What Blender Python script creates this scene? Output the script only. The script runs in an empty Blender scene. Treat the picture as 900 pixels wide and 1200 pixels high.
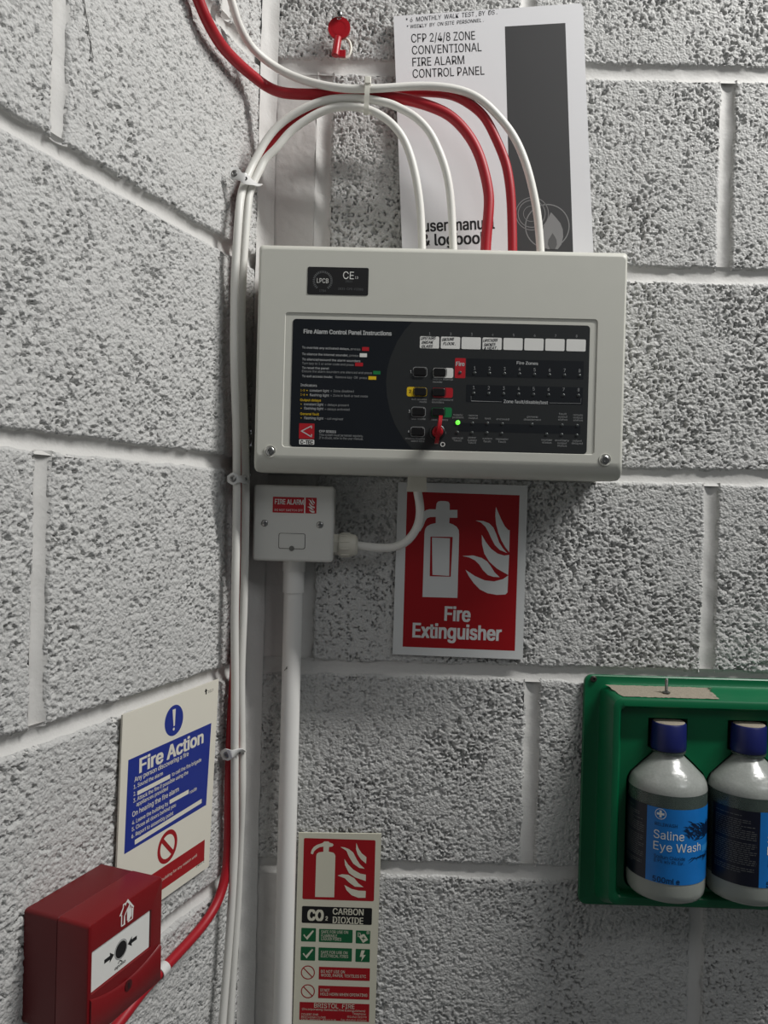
import bpy, math, random
import numpy as np
from mathutils import Matrix, Vector

# ------------------------------------------------------------------ camera, world, lights
SC = bpy.context.scene
COL = SC.collection
F_PX = 940.0                                   # focal length in pixels of the 900 x 1200 frame
CAM = np.array([0.156246, -0.901804, -0.267896])
PITCH, YAW, ROLL = -0.0062419, 0.0120572, 0.0260871
ALPHA = 0.3577837                              # the left wall opens 20 degrees wider than square

def _rz(a): return np.array([[math.cos(a), -math.sin(a), 0], [math.sin(a), math.cos(a), 0], [0, 0, 1]])
def _rx(a): return np.array([[1, 0, 0], [0, math.cos(a), -math.sin(a)], [0, math.sin(a), math.cos(a)]])
CROT = _rz(YAW) @ _rx(math.pi / 2 + PITCH) @ _rz(ROLL)
cd = bpy.data.cameras.new('camera')
cam = bpy.data.objects.new('camera', cd); COL.objects.link(cam)
cam.matrix_world = Matrix.Translation(Vector(CAM)) @ Matrix([list(r) for r in CROT]).to_4x4()
cd.sensor_fit = 'VERTICAL'; cd.sensor_height = 24.0; cd.lens = F_PX / 1200 * 24.0
cd.clip_start = 0.02
SC.camera = cam

wd = bpy.data.worlds.new('room_light'); SC.world = wd; wd.use_nodes = True
bg = wd.node_tree.nodes['Background']
bg.inputs[0].default_value = (0.93, 0.97, 1.0, 1); bg.inputs[1].default_value = 0.09

def area(name, loc, target, sx, sy, power, color=(1, 1, 1), xdir=None):
    ld = bpy.data.lights.new(name, 'AREA'); ld.shape = 'RECTANGLE'; ld.size = sx; ld.size_y = sy
    ld.energy = power; ld.color = color
    o = bpy.data.objects.new(name, ld); COL.objects.link(o)
    z = (Vector(loc) - Vector(target)).normalized()
    x = Vector(xdir or (1, 0, 0)); x = (x - z * x.dot(z)).normalized(); y = z.cross(x)
    m = Matrix((x, y, z)).transposed().to_4x4(); m.translation = Vector(loc)
    o.matrix_world = m
    return o
# a ceiling tube that runs along the back wall, up to the right, and an added dim fill light behind the camera
area('ceiling_tube', (1.30, -0.54, 1.20), (0.15, -0.05, -0.20), 0.9, 0.08, 42, (1.0, 0.985, 0.96))
area('fill_light', (1.7, -1.7, 1.15), (0.2, 0, -0.3), 1.0, 0.6, 9, (0.97, 0.985, 1.0))

SC.view_settings.view_transform = 'Standard'; SC.view_settings.look = 'None'
SC.view_settings.gamma = 1.0; SC.view_settings.use_curve_mapping = False
SC.view_settings.exposure = -0.28

# ------------------------------------------------------------------ frames: (u right, v up, w out of the wall)
SA, CA = math.sin(ALPHA), math.cos(ALPHA)
BACK = (np.array([1., 0, 0]), np.array([0, 0, 1.]), np.array([0, -1., 0]))
LEFT = (np.array([SA, CA, 0]), np.array([0, 0, 1.]), np.array([CA, -SA, 0]))

def at(px, py, w, F=BACK):
    """point of the plane w in front of a wall that the photograph shows at (px, py) -> (u, v)"""
    d = CROT @ np.array([px - 450.0, -(py - 600.0), -F_PX])
    t = (w - F[2] @ CAM) / (F[2] @ d)
    P = CAM + t * d
    return (float(P @ F[0]), float(P @ F[1]))
def fm(F):
    m = Matrix.Identity(4)
    for j in range(3):
        for i in range(3): m[i][j] = F[j][i]
    return m
def to_frame(P, F): P = np.asarray(P); return (float(P @ F[0]), float(P @ F[1]), float(P @ F[2]))
def to_world(q, F): return F[0] * q[0] + F[1] * q[1] + F[2] * q[2]
def crop(x0, y0, s): return lambda x, y: (x0 + x / s, y0 + y / s)

# ------------------------------------------------------------------ materials
def lin(c): return tuple(((x / 12.92) if x <= .04045 else ((x + .055) / 1.055) ** 2.4) for x in [k / 255 for k in c])
MATS = {}
def mat(name, rgb, rough=.5, metal=0., var=.06, scale=60., bump=0., bscale=400., spec=.5, trans=0., emit=None, coat=0., srgb=True):
    if name in MATS: return MATS[name]
    m = bpy.data.materials.new(name); MATS[name] = m; m.use_nodes = True
    nt = m.node_tree; p = nt.nodes['Principled BSDF']
    c = lin(rgb) if srgb else rgb
    tc = nt.nodes.new('ShaderNodeTexCoord')
    nz = nt.nodes.new('ShaderNodeTexNoise'); nz.inputs['Scale'].default_value = scale; nz.inputs['Detail'].default_value = 5
    nt.links.new(tc.outputs['Object'], nz.inputs['Vector'])
    mx = nt.nodes.new('ShaderNodeMix'); mx.data_type = 'RGBA'
    mx.inputs[6].default_value = tuple(x * (1 - var) for x in c) + (1,)
    mx.inputs[7].default_value = tuple(min(1, x * (1 + var)) for x in c) + (1,)
    nt.links.new(nz.outputs['Fac'], mx.inputs[0]); nt.links.new(mx.outputs[2], p.inputs['Base Color'])
    p.inputs['Roughness'].default_value = rough; p.inputs['Metallic'].default_value = metal
    p.inputs['Specular IOR Level'].default_value = spec
    if trans: p.inputs['Transmission Weight'].default_value = trans
    if coat: p.inputs['Coat Weight'].default_value = coat
    if emit:
        p.inputs['Emission Color'].default_value = tuple(lin(emit[0])) + (1,); p.inputs['Emission Strength'].default_value = emit[1]
    if bump:
        n2 = nt.nodes.new('ShaderNodeTexNoise'); n2.inputs['Scale'].default_value = bscale; n2.inputs['Detail'].default_value = 6
        nt.links.new(tc.outputs['Object'], n2.inputs['Vector'])
        b = nt.nodes.new('ShaderNodeBump'); b.inputs['Distance'].default_value = bump; b.inputs['Strength'].default_value = 1
        nt.links.new(n2.outputs['Fac'], b.inputs['Height']); nt.links.new(b.outputs[0], p.inputs['Normal'])
    return m

M_BLOCK = mat('painted_block', (196, 196, 194), .75, var=.07, scale=25, bump=.0011, bscale=520, spec=.25)
M_SMOOTH = mat('painted_smooth_block', (202, 200, 197), .6, var=.05, scale=18, bump=.0003, bscale=260, spec=.35)
M_MORTAR = mat('painted_mortar', (204, 203, 200), .6, var=.05, scale=25, bump=.00035, bscale=300, spec=.35)
M_PANEL = mat('panel_plastic', (203, 203, 194), .42, var=.02, bump=.00004, bscale=1500, spec=.4)
M_NAVY = mat('membrane_dark', (22, 26, 32), .32, var=.1)
M_GREYBLK = mat('membrane_grey', (44, 46, 47), .32, var=.06)
M_BAND = mat('membrane_band', (26, 29, 33), .32, var=.08)
M_BLACK = mat('black_plastic', (18, 18, 19), .35, var=.1)
M_PWHITE = mat('print_white', (226, 226, 222), .45, var=.03)
M_PSOFT = mat('print_soft_white', (186, 188, 188), .45, var=.04)
M_PGREY = mat('print_grey', (150, 152, 152), .45, var=.05)
M_PDIM = mat('print_dim', (96, 98, 99), .45, var=.05)
M_PRED = mat('print_red', (176, 24, 36), .42, var=.05)
M_PYEL = mat('print_yellow', (222, 186, 28), .42, var=.04)
M_PGRN = mat('print_green', (20, 120, 66), .42, var=.05)
M_PBLK = mat('print_black', (20, 20, 22), .5, var=.1)
M_INK = mat('pen_ink', (24, 24, 34), .5, var=.1)
M_LED = mat('lamp_off', (66, 70, 70), .25, var=.1)
M_LEDG = mat('lamp_lit', (90, 230, 70), .3, emit=((110, 255, 70), 1.6))
M_STEEL = mat('steel', (170, 170, 168), .28, metal=1., var=.08)
M_ZINC = mat('zinc_screw', (140, 140, 138), .35, metal=.9, var=.15, scale=300)
M_DARKMETAL = mat('dark_screw', (70, 66, 62), .45, metal=.7, var=.25, scale=500)
M_REDKEY = mat('red_key_plastic', (164, 18, 30), .35, var=.05)
M_WCABLE = mat('white_cable_sheath', (226, 225, 219), .42, var=.03, scale=30)
M_RCABLE = mat('red_cable_sheath', (166, 20, 34), .45, var=.05, scale=30)
M_TIE = mat('cable_tie_nylon', (232, 230, 218), .4, var=.03)
M_CLIP = mat('clip_coated', (222, 222, 220), .35, var=.04, metal=.0, coat=.3)
M_SPUR = mat('white_moulded_plastic', (214, 214, 209), .38, var=.02, spec=.45)
M_GLAND = mat('gland_nylon', (214, 211, 198), .45, var=.04)
M_PIPE = mat('conduit_pvc', (238, 237, 233), .35, var=.025, scale=20)
M_PAPER = mat('booklet_paper', (228, 228, 230), .7, var=.02, scale=14)
M_PAGES = mat('page_edges', (206, 206, 204), .8, var=.08, scale=700)
M_CHAR = mat('print_charcoal', (52, 52, 53), .6, var=.12, scale=12)
M_MID = mat('print_midgrey', (128, 128, 128), .6, var=.05)
M_DGREY = mat('print_dark_midgrey', (84, 84, 84), .6, var=.05)
M_VINYL = mat('white_vinyl', (216, 218, 217), .42, var=.02, scale=20, bump=.0006, bscale=25)
M_VRED = mat('red_vinyl', (158, 2, 14), .42, var=.04, scale=20, bump=.0006, bscale=25)
M_CREAM = mat('luminous_board', (210, 208, 190), .45, var=.025, scale=25)
M_CREAM2 = mat('cream_board', (226, 222, 208), .42, var=.02, scale=25)
M_SRED = mat('sign_red', (156, 12, 24), .42, var=.05)
M_SBLK = mat('sign_black', (16, 16, 17), .42, var=.08)
M_SGRN = mat('sign_green', (14, 92, 54), .42, var=.06)
M_SBLU = mat('sign_blue', (28, 48, 138), .4, var=.05)
M_CALL = mat('call_point_red', (116, 10, 17), .38, var=.04, scale=30, bump=.00008, bscale=1800)
M_CALLBOX = mat('call_point_backbox_red', (100, 13, 18), .48, var=.06, scale=40, bump=.0001, bscale=1500)
M_GREEN = mat('green_moulding', (0, 98, 60), .36, var=.06, scale=18, spec=.5)
M_DUST = mat('dust', (150, 142, 128), .95, var=.35, scale=700, bump=.0008, bscale=900, spec=.1)
M_CAPBLUE = mat('bottle_cap_blue', (18, 28, 92), .42, var=.05)
M_LABNAVY = mat('bottle_label_navy', (10, 14, 34), .35, var=.08)
M_LABBLUE = mat('bottle_label_blue', (22, 116, 196), .35, var=.16, scale=45)
M_LABLIGHT = mat('bottle_label_light_blue', (52, 140, 208), .35, var=.1)
M_LABDARK = mat('bottle_label_ink', (8, 34, 66), .35, var=.2)
M_BOTTLE = mat('bottle_plastic', (150, 168, 160), .22, var=.05, scale=60, trans=.82, bump=.0004, bscale=180)
M_SHOULDER = mat('bottle_dusty_shoulder', (182, 186, 181), .20, var=.16, scale=420, trans=.35, bump=.0005, bscale=120, spec=.6)
M_BASE = mat('bottle_thick_base', (196, 202, 194), .25, var=.05, scale=60, trans=.45)
M_LIQ = mat('saline', (120, 140, 132), .10, var=.01, trans=.55)

# paint over rough block: a finer cell bump on top of the noise bump
def rough_paint():
    nt = M_BLOCK.node_tree; p = nt.nodes['Principled BSDF']
    b = [n for n in nt.nodes if n.type == 'BUMP'][0]
    tc = [n for n in nt.nodes if n.type == 'TEX_COORD'][0]
    vo = nt.nodes.new('ShaderNodeTexVoronoi'); vo.inputs['Scale'].default_value = 330
    nt.links.new(tc.outputs['Object'], vo.inputs['Vector'])
    b2 = nt.nodes.new('ShaderNodeBump'); b2.inputs['Distance'].default_value = .0008; b2.invert = True
    nt.links.new(vo.outputs['Distance'], b2.inputs['Height']); nt.links.new(b.outputs[0], b2.inputs['Normal'])
    nt.links.new(b2.outputs[0], p.inputs['Normal'])
rough_paint()
# dust lies thickest on the left of the ledge: broken edge by noise
# ------------------------------------------------------------------ geometry collector
class G:
    def __init__(s): s.v = []; s.f = []; s.cut = []
    def add(s, vs, fs):
        n = len(s.v); s.cut.append((n, len(s.f))); s.v += [tuple(x) for x in vs]; s.f += [tuple(i + n for i in f) for f in fs]; return s
    def poly(s, pts, w):
        a = sum(pts[i - 1][0] * pts[i][1] - pts[i][0] * pts[i - 1][1] for i in range(len(pts)))
        if a < 0: pts = pts[::-1]
        return s.add([(p[0], p[1], w) for p in pts], [tuple(range(len(pts)))])
    def loft(s, rings, cap0=True, cap1=True, closed=True):
        n = len(rings[0]); vs = [p for r in rings for p in r]; fs = []
        for k in range(len(rings) - 1):
            for i in range(n if closed else n - 1):
                j = (i + 1) % n; fs.append((k * n + i, k * n + j, (k + 1) * n + j, (k + 1) * n + i))
        if cap0: fs.append(tuple(range(n))[::-1])
        if cap1: fs.append(tuple(range((len(rings) - 1) * n, len(rings) * n)))
        return s.add(vs, fs)
    def prism(s, pts, w0, w1, bev=0., inset=None):
        a = sum(pts[i - 1][0] * pts[i][1] - pts[i][0] * pts[i - 1][1] for i in range(len(pts)))
        if a < 0: pts = pts[::-1]
        return s.loft([[(p[0], p[1], w0) for p in pts], [(p[0], p[1], w1) for p in pts]])
    def rbox(s, u0, v0, u1, v1, w0, w1, r=.002, bev=.001, n=4):
        """rounded box; bevelled front edge"""
        rings = [ring(u0, v0, u1, v1, r, w0, n), ring(u0, v0, u1, v1, r, w1 - bev, n)]
        for k in (1, 2, 3):
            a = k / 3 * math.pi / 2; d = bev * (1 - math.cos(a))
            rings.append(ring(u0 + d, v0 + d, u1 - d, v1 - d, max(r - d, .0002), w1 - bev + bev * math.sin(a), n))
        d = bev + .0003; rings.append(ring(u0 + d, v0 + d, u1 - d, v1 - d, max(r - d, .0002), w1, n))
        return s.loft(rings)
    def tube(s, path, r, n=12, caps=True):
        P = [Vector(p) for p in path]; T = []
        for i in range(len(P)):
            T.append((P[min(i + 1, len(P) - 1)] - P[max(i - 1, 0)]).normalized())
        up = Vector((0, 0, 1)) if abs(T[0].z) < .9 else Vector((1, 0, 0))
        nrm = T[0].cross(up).normalized(); rings = []
        for i, p in enumerate(P):
            nrm = (nrm - T[i] * nrm.dot(T[i])).normalized(); b = T[i].cross(nrm)
            rr = r[i] if isinstance(r, (list, tuple)) else r
            rings.append([tuple(p + (nrm * math.cos(2 * math.pi * k / n) + b * math.sin(2 * math.pi * k / n)) * rr) for k in range(n)])
        return s.loft(rings, caps, caps)
    def lathe(s, prof, c, axis='w', n=24):
        """prof: (radius, height) along the axis through c"""
        rings = []
        for r, h in prof:
            ring_ = []
            for k in range(n):
                a = 2 * math.pi * k / n; x, y = r * math.cos(a), r * math.sin(a)
                if axis == 'w': ring_.append((c[0] + x, c[1] + y, c[2] + h))
                elif axis == 'v': ring_.append((c[0] + y, c[1] + h, c[2] + x))
                else: ring_.append((c[0] + h, c[1] + x, c[2] + y))
            rings.append(ring_)
        return s.loft(rings)
    def stroke(s, pts, width, w, closed=False):
        P = [Vector(p).to_2d() if len(p) > 2 else Vector(p) for p in pts]; m = len(P); L = []; R = []
        for i in range(m):
            if closed: a, b = P[i - 1], P[(i + 1) % m]
            else: a, b = P[max(i - 1, 0)], P[min(i + 1, m - 1)]
            t = (b - a).normalized(); nn = Vector((-t.y, t.x)) * width / 2
            if closed or 0 < i < m - 1:
                d = (P[i] - P[i - 1]).normalized(); c = max(.5, abs(d.dot(t))); nn = nn / c
            L.append(P[i] + nn); R.append(P[i] - nn)
        vs = [(p.x, p.y, w) for p in L] + [(p.x, p.y, w) for p in R]
        fs = [(i, m + i, m + (i + 1) % m, (i + 1) % m) for i in range(m if closed else m - 1)]
        return s.add(vs, fs)
    def grid(s, A, B, w, nu, nv): pass
def rr(u0, v0, u1, v1, r, n=4):
    out = []
    for cx, cy, a0 in ((u1 - r, v1 - r, 0), (u0 + r, v1 - r, 90), (u0 + r, v0 + r, 180), (u1 - r, v0 + r, 270)):
        for k in range(n + 1):
            a = math.radians(a0 + 90 * k / n); out.append((cx + r * math.cos(a), cy + r * math.sin(a)))
    return out
def ring(u0, v0, u1, v1, r, w, n=4): return [(p[0], p[1], w) for p in rr(u0, v0, u1, v1, r, n)]
def circ(c, r, n=28): return [(c[0] + r * math.cos(2 * math.pi * k / n), c[1] + r * math.sin(2 * math.pi * k / n)) for k in range(n)]
def spline(P, k=8):
    P = [np.array(p, float) for p in P]; P = [2 * P[0] - P[1]] + P + [2 * P[-1] - P[-2]]; out = []
    for i in range(1, len(P) - 2):
        a, b, c, d = P[i - 1:i + 3]
        for j in range(k):
            t = j / k
            out.append(.5 * (2 * b + (c - a) * t + (2 * a - 5 * b + 4 * c - d) * t * t + (3 * b - a - 3 * c + d) * t ** 3))
    out.append(P[-2]); return out
def smooth_path(P, k=6, it=2):
    Q = spline(P, k)
    for _ in range(it * 3):
        Q = [Q[0]] + [(Q[i - 1] + 2 * Q[i] + Q[i + 1]) / 4 for i in range(1, len(Q) - 1)] + [Q[-1]]
    return Q

def build(name, g, m, parent=None, org=(0, 0, 0), smooth=None, matrix=None, label=None):
    me = bpy.data.meshes.new(name)
    me.from_pydata([(x - org[0], y - org[1], z - org[2]) for x, y, z in g.v], [], g.f)
    me.materials.append(m)
    if smooth is not None:
        me.polygons.foreach_set('use_smooth', [True] * len(me.polygons)); me.set_sharp_from_angle(angle=math.radians(smooth))
    me.update()
    o = bpy.data.objects.new(name, me); COL.objects.link(o)
    if parent: o.parent = parent
    if matrix is not None: o.matrix_world = matrix
    if label: o['label'] = label
    return o
class Thing:
    def __init__(s, name, label, cat, F, org, group=None):
        s.F = F; s.org = org
        s.o = bpy.data.objects.new(name, None); COL.objects.link(s.o); s.o.empty_display_size = .02
        s.o.matrix_world = fm(F) @ Matrix.Translation(Vector(org))
        s.o['label'] = label; s.o['category'] = cat
        if group: s.o['group'] = group
    def part(s, name, g, m, parent=None, smooth=None, label=None):
        return build(name, g, m, parent or s.o, s.org, smooth, None, label)
    def parts(s, name, g, m, parent=None):
        """one part for each piece of print"""
        ends = g.cut[1:] + [(len(g.v), len(g.f))]
        for (v0, f0), (v1, f1) in zip(g.cut, ends):
            h = G(); h.v = g.v[v0:v1]; h.f = [tuple(i - v0 for i in f) for f in g.f[f0:f1]]
            build(name, h, m, parent or s.o, s.org)
    def mass(s, name, g, m, parent=None, smooth=None):
        o = s.part(name, g, m, parent, smooth); o['kind'] = 'stuff'; return o
def single(name, label, cat, g, m, F, org, smooth=40, group=None):
    o = build(name, g, m, None, org, smooth, fm(F) @ Matrix.Translation(Vector(org)), label)
    o['category'] = cat
    if group: o['group'] = group
    return o

# ------------------------------------------------------------------ lettering
FONTS = {}
def font(k):
    if k in FONTS: return FONTS[k]
    f = None
    try:
        import os
        base = bpy.utils.system_resource('DATAFILES', path='fonts')
        f = bpy.data.fonts.load(os.path.join(base, {'sans': 'Inter.woff2', 'mono': 'DejaVuSansMono.woff2'}[k]))
    except Exception:
        f = None
    FONTS[k] = f; return f
_TC = {}; LAY = .000012
def glyphs(s, bold=0., fk='sans', shear=0., res=3, space=1.):
    key = (s, bold, fk, shear, res, space)
    if key in _TC: return _TC[key]
    cu = bpy.data.curves.new('t', 'FONT'); cu.body = s; cu.resolution_u = res; cu.shear = shear; cu.space_character = space
    cu.fill_mode = 'FRONT'
    if font(fk): cu.font = font(fk)
    ob = bpy.data.objects.new('t', cu)
    me = bpy.data.meshes.new_from_object(ob)
    vs = [(v.co.x, v.co.y, 0) for v in me.vertices]; fs = [tuple(p.vertices) for p in me.polygons]
    if bold > 0:                                   # heavier strokes: the outline laid down again slightly to each side
        v0, f0 = vs, fs; vs, fs = [], []
        for k, (dx, dy) in enumerate(((-1, -.5), (1, -.5), (-1, .5), (1, .5), (0, 0))):
            n = len(vs); vs = vs + [(x + dx * bold, y + dy * bold, k) for x, y, _ in v0]; fs = fs + [tuple(i + n for i in f) for f in f0]
    bpy.data.objects.remove(ob); bpy.data.meshes.remove(me); bpy.data.curves.remove(cu)
    _TC[key] = (vs, fs); return _TC[key]
def cap_h(fk, bold):
    vs, _ = glyphs('H', bold, fk); ys = [p[1] for p in vs]; return max(ys) - min(ys)
def text(g, s, A, B, cap, w, bold=0., fk='sans', shear=0., res=3, space=1., wrap=None):
    """lettering whose baseline runs from A to B (u, v), capitals cap high"""
    vs, fs = glyphs(s, bold, fk, shear, res, space)
    if not vs: return g
    x0 = min(p[0] for p in vs); x1 = max(p[0] for p in vs); ch = cap_h(fk, bold)
    dx = (B[0] - A[0], B[1] - A[1]); L = math.hypot(*dx); ex = (dx[0] / L, dx[1] / L); ey = (-ex[1], ex[0])
    sx = L / (x1 - x0); sy = cap / ch; out = []
    for x, y, k in vs:
        X, Y = (x - x0) * sx, y * sy
        q = (A[0] + ex[0] * X + ey[0] * Y, A[1] + ex[1] * X + ey[1] * Y)
        out.append(wrap(*q) if wrap else (q[0], q[1], w + k * LAY))
    return g.add(out, fs)
def holes(g, loops, w):
    """flat face bounded by the first loop with the other loops cut out"""
    cu = bpy.data.curves.new('h', 'CURVE'); cu.dimensions = '2D'; cu.fill_mode = 'FRONT' if False else 'BOTH'
    for L in loops:
        sp = cu.splines.new('POLY'); sp.points.add(len(L) - 1); sp.use_cyclic_u = True
        for i, p in enumerate(L): sp.points[i].co = (p[0], p[1], 0, 1)
    ob = bpy.data.objects.new('h', cu); me = bpy.data.meshes.new_from_object(ob)
    g.add([(v.co.x, v.co.y, w) for v in me.vertices], [tuple(p.vertices) for p in me.polygons])
    bpy.data.objects.remove(ob); bpy.data.meshes.remove(me); bpy.data.curves.remove(cu); return g

class Sheet:
    """draws flat print on a wall plane from the places the photograph shows"""
    def __init__(s, F, w, cr): s.F = F; s.w = w; s.c = cr
    def p(s, x, y): return at(*s.c(x, y), s.w, s.F)
    def rect(s, x0, y0, x1, y1):
        a, b = s.p(x0, y0), s.p(x1, y1); return min(a[0], b[0]), min(a[1], b[1]), max(a[0], b[0]), max(a[1], b[1])
    def box(s, g, x0, y0, x1, y1, r, w, n=4): return g.poly(rr(*s.rect(x0, y0, x1, y1), r, n), w)
    def poly(s, g, pts, w): return g.poly([s.p(*q) for q in pts], w)
    def cap(s, x, y, h): a, b = s.p(x, y), s.p(x, y - h); return math.hypot(a[0] - b[0], a[1] - b[1])
    def text(s, g, t, x0, y0, x1, y1, h, w, **k): return text(g, t, s.p(x0, y0), s.p(x1, y1), s.cap(x0, y0, h), w, **k)
    def rad(s, x, y, h): return s.cap(x, y, h)

# ------------------------------------------------------------------ rough block walls
rng = np.random.RandomState(7)
TJ = rng.rand(256, 256, 4)
def worley(u, v, cell, seed):
    x = u / cell; y = v / cell; ix = np.floor(x).astype(int); iy = np.floor(y).astype(int)
    best = np.full(u.shape, 9.); amp = np.zeros(u.shape)
    for dx in (-1, 0, 1):
        for dy in (-1, 0, 1):
            cx, cy = ix + dx, iy + dy
            t = TJ[(cx * 37 + cy * 101 + seed * 17) % 256, (cx * 13 + cy * 7 + seed * 53 + (cx * cy) % 31) % 256]
            d = np.hypot(cx + t[..., 0] - x, cy + t[..., 1] - y); m = d < best
            best = np.where(m, d, best); amp = np.where(m, t[..., 2], amp)
    return best, amp
def vnoise(u, v, cell, seed):
    x = u / cell; y = v / cell; ix = np.floor(x).astype(int); iy = np.floor(y).astype(int); fx = x - ix; fy = y - iy
    fx = fx * fx * (3 - 2 * fx); fy = fy * fy * (3 - 2 * fy)
    h = lambda a, b: TJ[(a * 31 + seed * 11) % 256, (b * 29 + a * 5 + seed * 3) % 256, 3]
    return (h(ix, iy) * (1 - fx) + h(ix + 1, iy) * fx) * (1 - fy) + (h(ix, iy + 1) * (1 - fx) + h(ix + 1, iy + 1) * fx) * fy
def grain(u, v, seed):
    """aggregate faces rolled flat with paint, and the open pits between them"""
    uw = u + .0024 * (vnoise(u, v, .0042, seed + 5) - .5); vw = v + .0024 * (vnoise(u, v, .0042, seed + 9) - .5)
    d, a = worley(uw, vw, .0041, seed)
    dome = 1 - np.clip(d / .80, 0, 1) ** 3.4
    h = dome * (.55 + .45 * a) * .0021
    d2, a2 = worley(uw, vw, .0026, seed + 2)
    h += (1 - np.clip(d2 / .8, 0, 1) ** 2) * a2 * .0008
    n3 = .58 * vnoise(u, v, .0018, seed + 1) + .42 * vnoise(uw, vw, .0040, seed + 7) + .13 * (vnoise(u, v, .03, seed + 15) - .5)
    pit = np.clip((.350 - n3) / .06, 0, 1) ** .6 * .0046
    fill = np.clip((vnoise(u, v, .06, seed + 3) - .2) * 2.4, 0.5, 1)
    return (h - .0018) * fill - pit * fill
def block(F, parent, u0, v0, u1, v1, step, view, smooth_face=False, seed=0):
    def ticks(a, b, lo, hi):                       # fine where the photograph looks, coarser beyond
        k = sorted({a, b, min(max(lo, a), b), min(max(hi, a), b)}); out = [a]
        for p, q in zip(k[:-1], k[1:]):
            st = step if (lo <= (p + q) / 2 <= hi) else max(step, .0032); out += list(np.linspace(p, q, max(1, int(round((q - p) / st))) + 1)[1:])
        return np.array(out)
    tu, tv = ticks(u0, u1, view[0], view[1]), ticks(v0, v1, -.90, .345); nu, nv = len(tu) - 1, len(tv) - 1
    U, V = np.meshgrid(tu, tv)
    e = np.minimum(np.minimum(U - u0, u1 - U), np.minimum(V - v0, v1 - V))
    if smooth_face: W = .0006 * (vnoise(U, V, .02, seed) - .5) + .0005 * (vnoise(U, V, .006, seed + 1) - .5) - .0015
    else: W = grain(U, V, seed) * (.80 if F is BACK else .95)
    W = W + .0012 * (vnoise(U, V, .09, seed + 4) - .5)
    W = W - .0026 * (1 - np.clip(e / .0035, 0, 1)) ** 2
    near = (1 - np.clip(e / .008, 0, 1))
    amt = .0022 if not smooth_face else .0012
    U2 = U + near * amt * (vnoise(U, V, .012, seed + 6) - .5); V2 = V + near * amt * 1.2 * (vnoise(U, V, .012, seed + 8) - .5)
    n0 = (nu + 1) * (nv + 1)
    vs = np.stack([U2, V2, W], -1).reshape(-1, 3)
    i = np.arange(nu * nv); r = i // nu; c = i % nu; a = r * (nu + 1) + c
    fs = np.stack([a, a + 1, a + nu + 2, a + nu + 1], -1)
    edge = list(range(0, nu + 1)) + [k * (nu + 1) + nu for k in range(1, nv + 1)] + [nv * (nu + 1) + k for k in range(nu - 1, -1, -1)] + [k * (nu + 1) for k in range(nv - 1, 0, -1)]
    sk = vs[edge].copy(); sk[:, 2] = -.0135
    m = len(edge); ed = np.array(edge); nx = np.roll(np.arange(m), -1)
    fsk = np.stack([ed, n0 + np.arange(m), n0 + nx, ed[nx]], -1)
    vs = np.concatenate([vs, sk]); fs = np.concatenate([fs, fsk])
    cu, cv = (u0 + u1) / 2, (v0 + v1) / 2
    vs = vs - np.array([cu, cv, 0])
    me = bpy.data.meshes.new('block')
    me.vertices.add(len(vs)); me.vertices.foreach_set('co', vs.astype(np.float32).ravel())
    me.loops.add(len(fs) * 4); me.loops.foreach_set('vertex_index', fs.astype(np.int32).ravel())
    me.polygons.add(len(fs)); me.polygons.foreach_set('loop_start', np.arange(0, len(fs) * 4, 4, dtype=np.int32))
    me.polygons.foreach_set('use_smooth', np.ones(len(fs), dtype=bool))
    me.update(calc_edges=True); me.materials.append(M_SMOOTH if smooth_face else M_BLOCK)
    o = bpy.data.objects.new('block', me); COL.objects.link(o); o.parent = parent
    o.location = (cu, cv, 0)
    return o
def joint(parent, a, b, along, half=.0084, seed=0, deep=.0016, base=-.0010):
    """concave strip of painted mortar; along 'u' from (u, v0) or along 'v'"""
    L = (b[0] - a[0]) if along == 'u' else (b[1] - a[1]); n = max(3, int(L / .006)); prof = [-1, -.8, -.55, -.28, 0, .28, .55, .8, 1]
    g = G(); rows = []
    for i in range(n + 1):
        s = i / n * L; row = []
        for k, q in enumerate(prof):
            uu, vv = (a[0] + s, a[1] + q * half) if along == 'u' else (a[0] + q * half, a[1] + s)
            w = base - deep * (1 - q * q) ** .8 + .0012 * (float(vnoise(np.array(uu), np.array(vv), .014, seed)) - .5) + .0006 * (float(vnoise(np.array(uu), np.array(vv), .005, seed + 3)) - .5)
            row.append((uu, vv, w))
        rows.append(row)
    vs = [p for r in rows for p in r]; m = len(prof); fs = []
    for i in range(n):
        for k in range(m - 1):
            f = (i * m + k, (i + 1) * m + k, (i + 1) * m + k + 1, i * m + k + 1)
            fs.append(f if along == 'u' else f[::-1])
    g.add(vs, fs)
    return build('mortar_joint', g, M_MORTAR, parent, (0, 0, 0), 60)

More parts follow.
